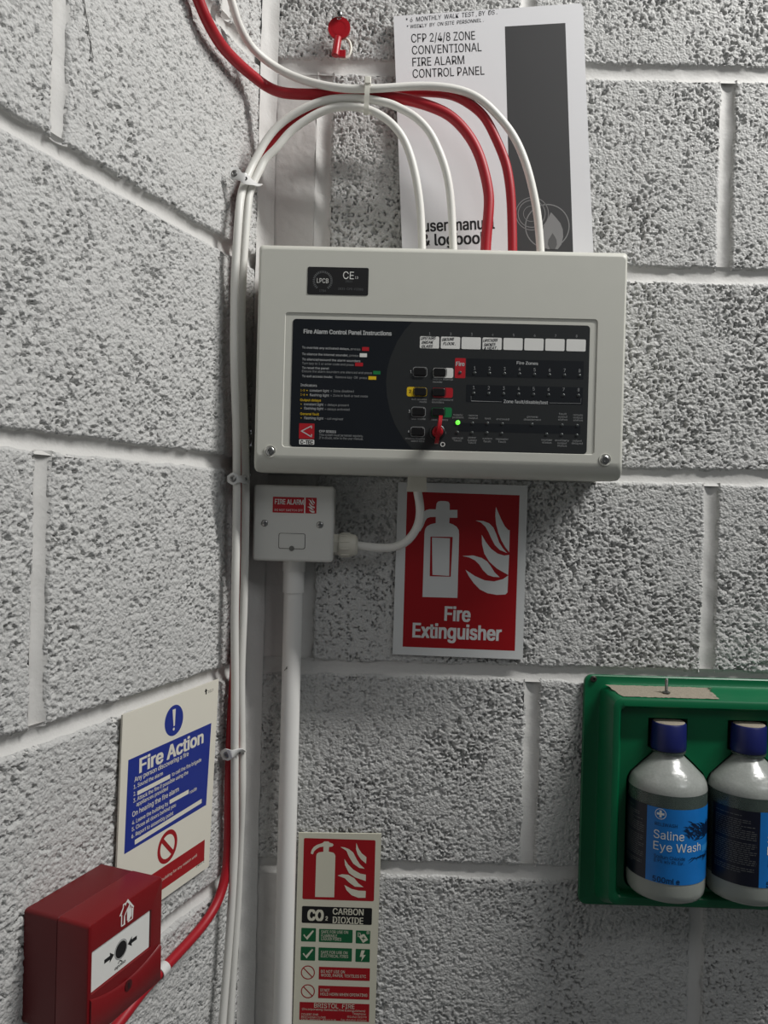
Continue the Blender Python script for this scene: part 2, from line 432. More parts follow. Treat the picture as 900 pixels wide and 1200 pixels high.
def wall(name, F, u0, u1, courses, view):
    """courses: {index: [joint positions]}; course k spans z from .225 (1-k) down"""
    g = G(); zt = .225 * (1 - min(courses)) + .225 * 0; zb = .225 * (0 - max(courses))
    g.prism([(u0, zb), (u1, zb), (u1, zt), (u0, zt)], -.10, -.0125)
    o = build(name, g, M_MORTAR, None, (0, 0, 0), None, fm(F)); o['kind'] = 'structure'
    hj = .0072; seed = 3; dp, bs = (.0030, -.0010) if F is BACK else (.0066, -.0012)
    for k, js in courses.items():
        v1 = .225 * (1 - k) - hj; v0 = .225 * (-k) + hj
        joint(o, (u0, .225 * (-k)), (u1, .225 * (-k)), 'u', half=.0100, seed=seed, deep=dp, base=bs)
        edges = js
        for i in range(len(edges) - 1):
            a, b = edges[i], edges[i + 1]; sm = False
            if isinstance(b, tuple): b, _ = b
            if isinstance(a, tuple): a, sm = a
            a2 = a + (hj if i > 0 else 0); b2 = b - (hj if i < len(edges) - 2 else 0)
            inview = b2 > view[0] and a2 < view[1] and -1 <= k <= 4
            seed += 1
            block(F, o, a2, v0, b2, v1, .00115 if inview else .005, view, sm, seed)
            if i > 0: joint(o, (a, v0 - .001), (a, v1 + .001), 'v', half=.0094, seed=seed, deep=.0042, base=bs)
    return o
# back wall: course -1 is the one with the hanging key, 0 holds the booklet, 1 the panel, 2 the sign, 3 the white block, 4 the bottom
C0 = .010
wall_back = wall('wall_back', BACK, -.002, 1.20, {
    -2: [(C0, True), .0677, .5177, .968, 1.19],
    -1: [C0, .292, .742, 1.19],
    0: [(C0, True), .0677, .5177, .968, 1.19],
    1: [C0, .292, .742, 1.19],
    2: [(C0, True), .0616, .5116, .962, 1.19],
    3: [C0, .3176, .7676, 1.19],
    4: [(C0, True), .0588, .5088, .959, 1.19],
    5: [C0, .30, .75, 1.19],
    6: [(C0, True), .0588, .5088, .959, 1.19]}, (0, .63))
wall_left = wall('wall_left', LEFT, -1.0, .004, {
    -2: [-.99, -.757, -.307, -.008],
    -1: [-.99, -.53, -.080, -.008],
    0: [-.99, -.757, -.307, -.008],
    1: [-.99, -.48, -.008],
    2: [-.99, -.765, -.3152, -.008],
    3: [-.99, -.47, -.008],
    4: [-.99, -.76, -.3100, -.008],
    5: [-.99, -.52, -.008],
    6: [-.99, -.76, -.3100, -.008]}, (-.39, 0))
# concave mortar fillet down the corner
g = G(); n = 360; rows = []
for i in range(n + 1):
    z = -1.57 + i / n * 2.24; row = []
    for k in range(9):
        t = k / 8
        pL = LEFT[0] * -.013 + LEFT[2] * .0005; pB = np.array([.0135, -.0005, 0]); c = np.array([.0020, -.0012, 0])
        q = (1 - t) ** 2 * pL + 2 * t * (1 - t) * c + t * t * pB
        nz = (float(vnoise(np.array(z), np.array(t * .03), .013, 4)) - .5) * .0022
        row.append((q[0] + nz * .7, -q[1] * -1 + -nz * .7, z))
    rows.append(row)
vs = [to_frame(p, BACK) for r in rows for p in r]; m = 9
g.add(vs, [(i * m + k, i * m + k + 1, (i + 1) * m + k + 1, (i + 1) * m + k) for i in range(n) for k in range(m - 1)])
build('corner_mortar', g, M_MORTAR, wall_back, (0, 0, 0), 60)

# a hairline crack high on the left wall
g = G(); pc = [at(x, y, .0006, LEFT) for x, y in ((97, -6), (99.5, 6), (101, 18), (103, 27), (104.5, 40), (106.5, 50), (107.5, 60), (109.5, 68))]
g.stroke(pc, .0011, .0006); build('crack', g, mat('crack_shadow_grey', (92, 92, 90), .9), wall_left)

# ------------------------------------------------------------------ fire alarm control panel
D = .0960
PU0, PV0, PU1, PV1 = .0126, -.2352, .3857, -.0042
T = Thing('fire_alarm_panel', 'large off-white fire alarm control panel with dark button fascia on the back wall', 'control panel', BACK, (.2, -.117, 0))
def prect(dl, dt, dr, db, r, w): return ring(PU0 + dl, PV0 + db, PU1 - dr, PV1 - dt, r, w, 6)
g = G()
S = Sheet(BACK, D, crop(0, 0, 1))
gr = S.rect(334.2, 365.6, 695.6, 533.2); gr = (gr[0], gr[1], S.p(701, 375)[0], gr[3])
mr = S.rect(343.3, 373.3, 686.2, 532.0); mr = (mr[0], mr[1], S.p(691.8, 380.7)[0], mr[3])
rings = [prect(.002, .002, .002, .002, .004, .003), prect(0, 0, 0, 0, .004, D - .036), prect(0, 0, 0, .0, .004, D - .0176),
         prect(.0003, .0006, .0003, .0015, .004, D - .0111), prect(.0010, .0022, .0010, .0050, .004, D - .0056), prect(.0022, .0045, .0022, .0100, .004, D - .0018), prect(.0042, .0075, .0042, .0165, .004, D), prect(.0048, .0081, .0048, .0171, .0037, D),
         ring(*gr, .0035, D, 6), ring(gr[0] + .0006, gr[1] + .0006, gr[2] - .0006, gr[3] - .0006, .003, D - .0011, 6)]
g.loft(rings)
T.part('cover', g, M_PANEL, smooth=35)
g = G(); g.prism(rr(PU0 + .0015, PV0 + .0015, PU1 - .0015, PV1 - .0015, .004), .0, .0035)
T.part('back_plate', g, M_PANEL)
# fascia membrane and its print
wm = D - .0007
g = G(); g.prism(rr(*mr, .0035, 6), D - .0012, wm)
fascia = T.part('fascia', g, M_NAVY)
K4 = Sheet(BACK, wm, crop(330, 360, 4.5)); K5 = Sheet(BACK, wm, crop(470, 360, 3.9130))
e = .00008
g = G(); pts = [(690, 78), (650, 120), (610, 180), (575, 260), (556, 330), (550, 400), (555, 470), (572, 550), (598, 620), (640, 690), (690, 745)]
arc = [K4.p(*q) for q in pts]
arc[0] = (arc[0][0], mr[3] - .0002); arc[-1] = (arc[-1][0], mr[1] + .0002)
tr = [p for p in rr(mr[0] + .0002, mr[1] + .0002, mr[2] - .0002, mr[3] - .0002, .0034, 6)]
rt = [p for p in tr if p[0] > arc[0][0] + .05]; rt.sort(key=lambda p: p[1])
g.poly(arc + rt, wm + e); T.part('key_area', g, M_GREYBLK, fascia)
g = G(); K5.box(g, 301, 235, 836, 331, .0008, wm + 2 * e); K5.box(g, 299, 355, 832, 448, .0008, wm + 2 * e); K5.box(g, 262, 530, 822, 583, .0004, wm + 2 * e)
K4.box(g, 108, 108, 600, 150, .0003, wm + 2 * e)
T.parts('printed_band', g, M_BAND, fascia)
g = G()
for i, x in enumerate((87, 183, 278, 374, 470, 566, 662, 759)):
    y = 133 + i * 1.9; K5.box(g, x, y, x + 87, y + 57, .0012, wm + 2 * e)
K4.box(g, 412, 243, 450, 264, .0004, wm + 2 * e); K4.box(g, 93, 697, 172, 725, .0008, wm + 2 * e)
K5.box(g, 147, 277, 239, 325, .0020, wm + 2 * e)
T.parts('write_on_label', g, M_PWHITE, fascia)
g = G(); K4.box(g, 425, 210, 461, 231, .0004, wm + 2 * e); K4.box(g, 388, 292, 429, 312, .0004, wm + 2 * e); K4.box(g, 93, 612, 172, 695, .0006, wm + 2 * e)
K5.box(g, 248, 233, 294, 326, .0010, wm + 2 * e); K5.box(g, 145, 368, 237, 416, .0020, wm + 2 * e)
T.parts('red_print', g, M_PRED, fascia)
g = G(); K4.box(g, 483, 336, 521, 355, .0004, wm + 2 * e); K5.box(g, 140, 458, 232, 506, .0020, wm + 2 * e); T.parts('green_print', g, M_PGRN, fascia)
g = G(); K4.box(g, 458, 364, 499, 383, .0004, wm + 2 * e); K5.box(g, 27, 365, 118, 411, .0020, wm + 2 * e)
for t, a in (('Output delays', (98, 495, 207, 498)), ('General fault', (98, 568, 197, 571))): K4.text(g, t, *a, 13, wm + 3 * e, bold=.01)
for y in (447, 470): K4.text(g, '1-8', 100, y - 4, 122, y - 3, 11, wm + 3 * e); g.poly(circ(K4.p(134, y - 8), .0006, 10), wm + 3 * e)
for y in (511, 533, 584): g.poly(circ(K4.p(103, y), .0005, 10), wm + 3 * e)
T.parts('yellow_print', g, M_PYEL, fascia)
g = G()
K4.text(g, 'Fire Alarm Control Panel Instructions', 116, 138, 580, 150, 23, wm + 3 * e, bold=.03)
K4.text(g, 'Indicators', 100, 417, 186, 420, 14, wm + 3 * e, bold=.01)
for t, y in (('constant light', 437), ('flashing light', 461)): K4.text(g, t, 148, y + 8, 250, y + 11, 13, wm + 3 * e, bold=.006)
for t, y in (('constant light', 513), ('flashing light', 535), ('flashing light', 586)): K4.text(g, t, 118, y + 4, 220, y + 7, 13, wm + 3 * e, bold=.006)
K4.text(g, 'CFP SERIES', 198, 660, 287, 664, 13, wm + 3 * e, bold=.02)
for t, a in (('To override any activated delays,', (108, 218, 358, 226)), ('To silence the internal sounder,', (108, 252, 352, 260)), ('To silence/resound the alarm sounders', (108, 280, 415, 290)),
             ('To reset the panel', (108, 325, 250, 329)), ('To exit access mode:', (108, 369, 268, 374))): K4.text(g, t, *a, 12, wm + 3 * e, bold=.008)
g.stroke([K4.p(158, 626), K4.p(105, 653), K4.p(158, 684)], .0011, wm + 3 * e); g.stroke([K4.p(158, 625), K4.p(158, 640)], .0010, wm + 3 * e); g.stroke([K4.p(158, 670), K4.p(158, 685)], .0010, wm + 3 * e)
K5.text(g, 'Fire', 251, 269, 291, 270, 20, wm + 3 * e, bold=.03)
K5.text(g, 'Fire Zones', 530, 262, 628, 265, 14, wm + 3 * e, bold=.015); K5.text(g, 'Zone fault/disable/test', 470, 439, 673, 445, 15, wm + 3 * e, bold=.015)
K5.text(g, '1', 42, 302, 48, 302, 13, wm + 3 * e, bold=.02)
for t, x, y in (('3', 34, 484), ('4', 31, 576)): K5.text(g, t, x, y, x + 8, y, 13, wm + 3 * e, bold=.02)
T.parts('white_lettering', g, M_PSOFT, fascia)
g = G()
for t, a in (('press', (364, 226, 415, 228)), ('press', (358, 260, 405, 262)), ('Turn key to 1 or enter code and press', (108, 301, 380, 310)), ('Ensure the alarm sounders are silenced and press', (108, 343, 476, 353)),
             ('Remove key  OR  press', (284, 374, 450, 379)), ('= Zone disabled', (258, 447, 380, 450)), ('= Zone in fault or test mode', (258, 471, 455, 476)),
             ('= delays present', (228, 520, 355, 523)), ('= delays activated', (228, 543, 358, 546)), ('- call engineer', (228, 593, 325, 596)),
             ('This system must be tested regularly.', (198, 678, 430, 685)), ('If in doubt, refer to the user manual.', (198, 694, 430, 701))): K4.text(g, t, *a, 12, wm + 3 * e)
for i in range(8):
    x = 131 + 96.2 * i; K5.text(g, str(i + 1), x - 3, 127 + i * 1.7, x + 4, 127 + i * 1.7, 12, wm + 3 * e)
for i in range(8):
    x = 337 + 68.7 * i; K5.text(g, str(i + 1), x - 4, 287 + i * 1.7, x + 5, 287 + i * 1.7, 15, wm + 3 * e)
    x = 333 + 68.6 * i; K5.text(g, str(i + 1), x - 4, 376 + i * 1.5, x + 5, 376 + i * 1.5, 15, wm + 3 * e)
g.stroke([K5.p(321, 408), K5.p(321, 430), K5.p(462, 434)], .0003, wm + 3 * e); g.stroke([K5.p(680, 439), K5.p(824, 441), K5.p(825, 418)], .0003, wm + 3 * e)
for t, x, y in (('supply', 261, 497), ('present', 261, 509), ('remote', 330, 500), ('output', 330, 512), ('test', 397, 514), ('enclosed', 466, 517), ('general', 602, 506), ('disablement', 602, 519),
                ('fault', 741, 493), ('output', 741, 506), ('status', 741, 519), ('remote', 811, 498), ('output', 811, 510), ('status', 811, 522),
                ('general', 259, 603), ('fault', 259, 615), ('power', 326, 601), ('supply', 326, 613), ('fault', 326, 625), ('system', 395, 606), ('fault', 395, 619), ('repeater', 463, 608), ('fault', 463, 621),
                ('sounder', 668, 612), ('status', 668, 624), ('auxiliary', 738, 614), ('output', 738, 627), ('status', 738, 639), ('output', 807, 616), ('delayed', 807, 628)):
    hw = len(t) * 3.6; K5.text(g, t, x - hw, y, x + hw, y + hw * .055, 9, wm + 3 * e)
for t, a in (('silence internal', (145, 333, 238, 336)), ('sounder', (145, 346, 190, 348)), ('silence/resound', (141, 427, 238, 430)), ('sounders', (141, 439, 196, 441)), ('reset / silence', (139, 519, 215, 521)),
             ('exit access', (48, 425, 117, 427)), ('mode', (85, 438, 117, 439)), ('test mode', (45, 515, 112, 517)), ('enable/disable', (20, 605, 108, 608)), ('select zone', (46, 617, 106, 619)), ('I', (203, 580, 206, 580))):
    K5.text(g, t, *a, 9, wm + 3 * e)
T.parts('grey_lettering', g, M_PGREY, fascia)
g = G(); holes(g, [circ(K5.p(191, 629), .0024, 16), circ(K5.p(191, 629), .0016, 16)], wm + 3 * e); T.part('key_position_mark', g, M_PWHITE, fascia)
g = G(); K4.text(g, 'C-TEC', 99, 720, 166, 722, 20, wm + 3 * e, bold=.04); K5.text(g, '2', 36, 392, 47, 392, 14, wm + 3 * e, bold=.02); T.parts('black_lettering', g, M_PBLK, fascia)
g = G()
for t, a in (('UPSTAIRS', (90, 150, 160, 147)), ('BREAK', (94, 168, 150, 166)), ('GLASS', (94, 186, 146, 185)), ('GROUND', (188, 155, 244, 152)), ('FLOOR .', (192, 173, 250, 174)),
             ('UPSTAIRS', (377, 160, 444, 157)), ('SMOKES', (380, 179, 434, 176)), ('& HEAT .', (380, 195, 444, 193))): K5.text(g, t, *a, 13, wm + 3 * e, bold=.02, shear=.35)
T.parts('handwriting', g, M_INK, fascia)
# lamps
leds = [(337 + 68.7 * i, 302 + 1.7 * i) for i in range(8)] + [(333 + 68.6 * i, 395 + 1.45 * i) for i in range(8)] + [(327, 532), (396, 533), (464, 535), (600, 538), (738, 541), (807, 543), (325, 576), (393, 577), (461, 579), (667, 583), (736, 585), (806, 587), (258, 574), (270, 300)]
for x, y in leds:
    c = K5.p(x, y); g = G(); g.lathe([(.0017, 0), (.0017, .0002), (.0013, .0006), (.0006, .0008)], (c[0], c[1], wm + e), n=12)
    T.part('indicator_lamp', g, M_LED, fascia, smooth=50)
c = K5.p(260, 529); g = G(); g.lathe([(.0023, 0), (.0023, .0003), (.0017, .0009), (.0007, .0012)], (c[0], c[1], wm + e), n=14)
T.part('indicator_lamp', g, M_LEDG, fascia, smooth=50, label='lit green lamp')
for x, y, c_ in ((87, 297, 0), (88, 388, 1), (80, 480, 0), (76, 571, 0), (177, 299, 2), (173, 390, 2), (170, 481, 2)):
    a = K5.p(x, y); hw, hh = .0063, .0041
    g = G(); g.rbox(a[0] - hw, a[1] - hh, a[0] + hw, a[1] + hh, wm + e, wm + .0016, .0018, .0009)
    b = T.part('button', g, M_BLACK, fascia, smooth=40)
    g = G(); holes(g, [rr(a[0] - hw - .0009, a[1] - hh - .0009, a[0] + hw + .0009, a[1] + hh + .0009, .0026), rr(a[0] - hw - .0004, a[1] - hh - .0004, a[0] + hw + .0004, a[1] + hh + .0004, .0021)], wm + 2.5 * e if c_ == 0 else wm + 2.6 * e)
    T.part('button_outline', g, M_PGREY if c_ == 0 else M_PBLK, fascia)
# key switch
kc = K5.p(166, 574); g = G(); g.lathe([(.0078, 0), (.0078, .0022), (.0068, .0030), (.0058, .0030), (.0055, .0018)], (kc[0], kc[1], wm), n=24); T.part('key_switch', g, M_BLACK, smooth=40)
g = G(); g.lathe([(.0068, 0), (.0068, .0033), (.0064, .0035)], (kc[0], kc[1], wm), n=24)
# cover screws in their dished holes
for x, y in ((316.6, 528.8), (709.1, 538.8)):
    c = at(x, y, D); g = G()
    g.lathe([(.0063, .0002), (.0063, .0007), (.0057, .0009), (.0052, .0006), (.0046, .0001)], (c[0], c[1], D), n=24); T.part('screw_seat', g, M_PANEL, smooth=50)
    g = G(); g.lathe([(.0043, 0), (.0043, .0012), (.0035, .0019), (.0021, .0020), (.0017, .0010), (.0005, .0009)], (c[0], c[1], D + .0001), n=20); T.part('cover_screw', g, M_STEEL, smooth=40)
# rating label
K3 = Sheet(BACK, D + .0004, crop(290, 270, 3.9130)); r_ = K3.rect(277, 166, 553, 299)
g = G(); g.prism(rr(*r_, .0016), D, D + .0004); lab = T.part('rating_label', g, M_PBLK)
wl = D + .0004 + e; g = G()
K3.text(g, 'LPCB', 318, 240, 371, 242, 21, wl); K3.text(g, 'CE', 438, 222, 487, 224, 34, wl); K3.text(g, '13', 493, 221, 507, 222, 10, wl)
T.parts('label_lettering', g, M_PWHITE, lab)
g = G(); K3.text(g, '2831', 449, 237, 481, 239, 9, wl); K3.text(g, '2831-CPR-F3380', 415, 272, 530, 276, 10, wl); K3.text(g, '1786', 329, 281, 360, 282, 10, wl)
c = K3.p(345, 231); R0 = K3.rad(345, 231, 46)
for i in range(26):
    a = math.radians(-50 + i * 280 / 25); g.stroke([(c[0] + R0 * k * math.cos(a), c[1] + R0 * k * math.sin(a)) for k in (.78, 1)], R0 * .1, wl)
T.mass('label_fine_print', g, M_PDIM, lab)
# entry grommets on top, gland below
for x in (494.5, 531, 569, 600.5, 633):
    u = at(x, 286, .045)[0]; g = G(); g.lathe([(.0085, 0), (.0085, .0015), (.0068, .0035), (.0062, .0035)], (u, PV1, .045), 'v', 18)
    T.part('grommet', g, M_REDKEY if x in (569, 600.5) else M_SPUR, smooth=40)
ug = at(488.5, 566, .045)[0]; vg0 = PV0
g = G(); g.prism(rr(ug - .0098, vg0 - .0135, ug + .0098, vg0 + .001, .001), .036, .054); g.prism(rr(ug - .0105, vg0 - .0155, ug + .0105, vg0 - .0100, .0008), .0352, .0548)
T.part('cable_gland', g, M_GLAND)

# red key standing in the key switch, seen nearly edge on
kw = wm + .0035
KT = Thing('panel_key', 'red plastic key turned upright in the panel key switch', 'key', BACK, (kc[0], kc[1], kw))
g = G(); g.lathe([(.0052, -.004), (.0055, .004), (.0050, .008), (.0036, .012)], (kc[0], kc[1], kw), n=18); KT.part('shaft', g, M_REDKEY, smooth=50)
g = G(); hw = .0017; prof = []
for k in range(24):
    a = 2 * math.pi * k / 24; prof.append((kc[1] + .0125 * math.cos(a) * 1.12 + .0005, kw + .0195 + .0120 * math.sin(a)))
lean = .12
ra = [(kc[0] - hw + (q[0] - kc[1]) * lean, q[0], q[1]) for q in prof]; rb = [(kc[0] + hw + (q[0] - kc[1]) * lean, q[0], q[1]) for q in prof]
g.loft([ra, rb]); KT.part('bow', g, M_REDKEY, smooth=40)

# ------------------------------------------------------------------ fused spur box, conduit and flex
WS = .045
a, b = at(297.5, 567.6, WS), at(389.8, 660.0, WS)
SU0, SU1, SV1, SV0 = a[0], b[0], a[1], b[1] + .0006
T = Thing('fused_spur_box', 'square white fused connection box with red fire alarm sticker below the panel', 'switch box', BACK, ((SU0 + SU1) / 2, (SV0 + SV1) / 2, 0))
g = G(); g.rbox(SU0 + .001, SV0 + .001, SU1 - .001, SV1 - .001, .0, WS - .0095, .003, .0005); T.part('pattress', g, M_SPUR, smooth=35)
g = G(); g.rbox(SU0, SV0, SU1, SV1, WS - .0088, WS, .0035, .0028, 5); T.part('faceplate', g, M_SPUR, smooth=35)
K6 = Sheet(BACK, WS, crop(280, 540, 4.0909))
g = G(); g.prism(rr(*K6.rect(163, 172, 371, 253), .0006), WS, WS + .0002); st = T.part('sticker', g, M_PRED)
g = G(); ws = WS + .0003; K6.text(g, 'FIRE ALARM', 172, 207, 310, 211, 25, ws, bold=.02); K6.text(g, 'DO NOT SWITCH OFF', 171, 240, 306, 243, 10, ws); K6.box(g, 314, 174, 318, 252, .00005, ws, 1)
fl = [[(438, 138), (436, 175), (445, 205), (465, 235), (495, 260), (497, 222), (470, 200), (450, 170)], [(345, 162), (380, 185), (395, 220), (420, 260), (455, 285), (487, 290), (460, 265), (440, 235), (420, 195), (395, 175), (370, 165)],
      [(368, 232), (372, 270), (395, 315), (430, 340), (493, 362), (494, 325), (460, 318), (420, 295), (390, 265)], [(328, 330), (370, 345), (395, 370), (430, 395), (480, 398), (450, 375), (425, 345), (390, 325), (355, 322)],
      [(368, 385), (380, 415), (410, 445), (450, 460), (492, 460), (493, 420), (450, 418), (410, 408)]]
for f in fl: K6.poly(g, [(328 + (x - 328) * .21, 180 + (y - 138) * .215) for x, y in f], ws)
T.parts('sticker_lettering', g, M_PWHITE, st)
for x, y in ((123, 299), (388, 307)):
    c = K6.p(x, y); g = G(); g.lathe([(.0037, 0), (.0037, .0004), (.0028, .0012), (.0012, .0015)], (c[0], c[1], WS), n=18); s_ = T.part('screw', g, M_STEEL, smooth=50)
    g = G(); g.prism([(c[0] - .0026, c[1] - .0005), (c[0] + .0026, c[1] + .0003), (c[0] + .0026, c[1] + .0009), (c[0] - .0026, c[1] + .0001)], WS + .0008, WS + .00155); T.part('screw_slot', g, M_DARKMETAL, s_)
r_ = K6.rect(193, 348, 315, 422); g = G(); g.rbox(*r_, WS, WS + .0005, .002, .0004); fc = T.part('fuse_carrier', g, M_SPUR, smooth=35)
g = G(); holes(g, [rr(r_[0] - .0005, r_[1] - .0005, r_[2] + .0005, r_[3] + .0005, .0022), rr(*r_, .002)], WS + .0002); T.part('carrier_gap', g, M_DARKMETAL, fc)
c = K6.p(253, 420); g = G(); g.lathe([(.0028, 0), (.0028, .0007), (.0020, .0008)], (c[0], c[1], WS), n=16); T.part('carrier_catch', g, mat('grey_plastic', (110, 110, 106), .5), fc, smooth=40)
# side gland
gw = .022; x0 = SU1; gy = at(405, 638.6, gw)[1]; ux = lambda x: at(x, 638, gw)[0]
g = G(); hexr = .0118
g.loft([[(x0 + h, gy + hexr * math.cos(math.radians(60 * k + 12)), gw + hexr * math.sin(math.radians(60 * k + 12))) for k in range(6)] for h in (-.002, ux(397.4) - x0)])
for i in range(1):
    g.lathe([(.0120, ux(397.4) - x0), (.0126, ux(398.5) - x0), (.0126, ux(411) - x0), (.0110, ux(417) - x0), (.0085, ux(419) - x0), (.0058, ux(419.3) - x0)], (x0, gy, gw), 'u', 20)
gl = T.part('cable_gland', g, M_GLAND, smooth=35)
g = G()
for k in range(10):
    a_ = 2 * math.pi * k / 10; y_, z_ = gy + .0127 * math.cos(a_), gw + .0127 * math.sin(a_)
    g.tube([(ux(400), y_, z_), (ux(410), y_, z_)], .0009, 5)
T.part('grip_rib', g, M_GLAND, gl)
# flex from the spur box up to the panel
pts = []
for (x, y), w in zip([(416, 639), (428, 640.3), (440, 641.6), (453, 642), (464, 640.5), (475, 635.5), (484, 626), (490, 614), (492.3, 601), (491.5, 588), (489.5, 577), (488.7, 566)], [.022, .022, .022, .023, .025, .028, .031, .035, .039, .042, .044, .045]):
    q = at(x, y, w); pts.append((q[0], q[1], w))
g = G(); g.tube([tuple(p) for p in smooth_path(pts, 6, 1)], .0046, 14)
single('flex_cable', 'short white flex curving from the spur box up into the panel underside', 'cable', g, M_WCABLE, BACK, pts[0])
# conduit drop
pu = .0476; pw = .0165
T = Thing('conduit_pipe', 'vertical white plastic conduit pipe dropping from the spur box', 'pipe', BACK, (pu, -.9, pw))
vt = SV0 + .001; vc = at(344, 694.6, pw)[1]
g = G(); g.lathe([(.0104, -1.50), (.0104, vt - .004)], (pu, 0, pw), 'v', 28); T.part('tube', g, M_PIPE, smooth=40)
g = G(); g.lathe([(.0105, vc), (.0117, vc + .0003), (.0117, vc + .0235), (.0124, vc + .0238), (.0124, vt)], (pu, 0, pw), 'v', 28); T.part('coupling', g, M_PIPE, smooth=40)
g = G(); c = at(337.5, 785, pw + .0104)
for dx, dy, l in ((0, 0, .003), (.001, .0016, .002), (-.0008, -.0015, .0015)):
    g.poly([(pu - .006 + dx, c[1] + dy, )[:2], (pu - .006 + dx + l, c[1] + dy + .0012), (pu - .006 + dx + l * .6, c[1] + dy + .002)], pw + .0104)
T.parts('scuff_mark', g, M_DARKMETAL)

# ------------------------------------------------------------------ booklet behind the cables
WB = .0095
K7 = Sheet(BACK, WB, crop(450, 0, 3.6))
tl, trr = K7.p(40, 68), K7.p(826, 16); bl_ = K7.p(76, 1030); br_ = K7.p(882, 1030)
def ext(a, b, v): t = (v - a[1]) / (b[1] - a[1]); return (a[0] + (b[0] - a[0]) * t, v)
BL, BR = ext(tl, bl_, PV1 + .0008), ext(K7.p(850, 300), br_, PV1 + .0008)
T = Thing('instruction_booklet', 'white instruction booklet with dark strip propped on top of the panel', 'booklet', BACK, ((BL[0] + BR[0]) / 2, .002, WB))
outline = [BL, BR, K7.p(850, 300), K7.p(841, 30), K7.p(826, 14), tl]
g = G(); g.prism(outline, .0040, WB - .0008); T.part('pages', g, M_PAGES)
g = G(); g.prism(outline, WB - .0006, WB); cv = T.part('front_cover', g, M_PAPER)
g = G(); a, b, c, d = K7.p(510, 112), K7.p(765, 97), K7.p(797, 1040), K7.p(535, 1040)
g.poly([a, b, ext(b, c, PV1 + .004), ext(a, d, PV1 + .004)], WB + e); T.part('dark_strip', g, M_CHAR, cv)
g = G(); w7 = WB + 2 * e
for t, a_ in (('CFP 2/4/8 ZONE', (116, 180, 385, 167)), ('CONVENTIONAL', (119, 230, 412, 216)), ('FIRE ALARM', (121, 280, 339, 270)), ('CONTROL PANEL', (122, 329, 424, 315))): K7.text(g, t, *a_, 36, w7, bold=-.002)
K7.text(g, 'user manual', 165, 978, 468, 964, 50, w7, bold=.02); K7.text(g, '& logbook', 158, 1038, 440, 1026, 50, w7, bold=.02)
T.parts('title_lettering', g, M_PBLK, cv)
g = G(); K7.text(g, '* 6  MONTHLY  WALK  TEST , BY  DS .', 93, 95, 478, 60, 19, w7, shear=.15, bold=.0); K7.text(g, '* WEEKLY  BY  ON SITE  PERSONNEL .', 97, 121, 420, 92, 15, w7, shear=.15, bold=.0)
T.parts('handwriting', g, M_INK, cv)
K9 = Sheet(BACK, WB, crop(590, 220, 8.1818))
g = G()
for (x, y, r0, r1) in ((275, 250, 160, 153), (270, 250, 133, 126), (265, 250, 76, 71), (420, 370, 214, 204)):
    R_, r1_ = K9.rad(x, y, r0), K9.rad(x, y, r1); c = K9.p(x, y); g.stroke(circ(c, (R_ + r1_) / 2, 48), R_ - r1_, w7, True)
K9.poly(g, [(455, 235), (425, 300), (390, 360), (370, 430), (372, 500), (395, 570), (420, 590), (520, 590), (555, 545), (572, 470), (568, 400), (545, 340), (505, 290)], w7 + e)
T.parts('flame_emblem', g, M_MID, cv)
g = G(); K9.poly(g, [(470, 435), (450, 470), (430, 500), (425, 545), (445, 590), (495, 590), (512, 545), (508, 500), (490, 465)], w7 + 2 * e); T.part('emblem_core', g, M_DGREY, cv)

# ------------------------------------------------------------------ key on the wall screw
KH = crop(360, 0, 9.0); wk = .012
c = at(*KH(337, 178), wk)
T = Thing('wall_screw', 'pan-head screw in the back wall carrying the red key', 'screw', BACK, (c[0], c[1], 0))
g = G(); g.lathe([(.0018, -.012), (.0018, wk + .004)], (c[0], c[1], 0), n=12); T.part('shank', g, M_ZINC, smooth=40)
g = G(); g.lathe([(.0018, wk + .0035), (.0041, wk + .004), (.0041, wk + .0052), (.0030, wk + .0066), (.0014, wk + .0071)], (c[0], c[1], 0), n=20); h_ = T.part('head', g, M_STEEL, smooth=50)
g = G()
for a_ in (.6, .6 + math.pi / 2):
    dx, dy = .0021 * math.cos(a_), .0021 * math.sin(a_); g.stroke([(c[0] - dx, c[1] - dy), (c[0] + dx, c[1] + dy)], .0008, wk + .0073)
T.parts('cross_slot', g, M_DARKMETAL, h_)
KS = Sheet(BACK, wk, KH); bc = KS.p(338, 300)
T = Thing('hanging_key', 'red plastic key hanging from a wall screw beside the booklet', 'key', BACK, (c[0], c[1], wk))
R_ = KS.rad(338, 300, 118); g = G()
out = circ(bc, R_, 36); hol = circ((c[0], c[1] - .0012), .0030, 16)
for w_ in (wk - .0016, wk + .0016): holes(g, [out, hol], w_)
g.loft([[(p[0], p[1], wk - .0016) for p in out], [(p[0], p[1], wk + .0016) for p in out]], False, False)
g.loft([[(p[0], p[1], wk - .0016) for p in hol[::-1]], [(p[0], p[1], wk + .0016) for p in hol[::-1]]], False, False)
g.stroke(circ(bc, R_ * .62, 30), .0009, wk + .0018, True)
T.part('bow', g, M_REDKEY, smooth=40)
a, b = KS.p(328, 385), KS.p(295, 590)
g = G(); g.tube([(a[0], a[1], wk), (a[0] * .9 + b[0] * .1, a[1] * .9 + b[1] * .1, wk), (b[0], b[1], wk + .001)], [.0030, .0042, .0043], 18); g.lathe([(.0023, 0), (.0001, .0001)], (b[0], b[1] - .0001, wk + .001), 'v', 10)
T.part('shaft', g, M_REDKEY, smooth=40)
r_ = KS.rect(330, 530, 404, 606); g = G(); g.rbox(*r_, wk - .0015, wk + .0015, .0004, .0004); T.part('bit', g, M_REDKEY)
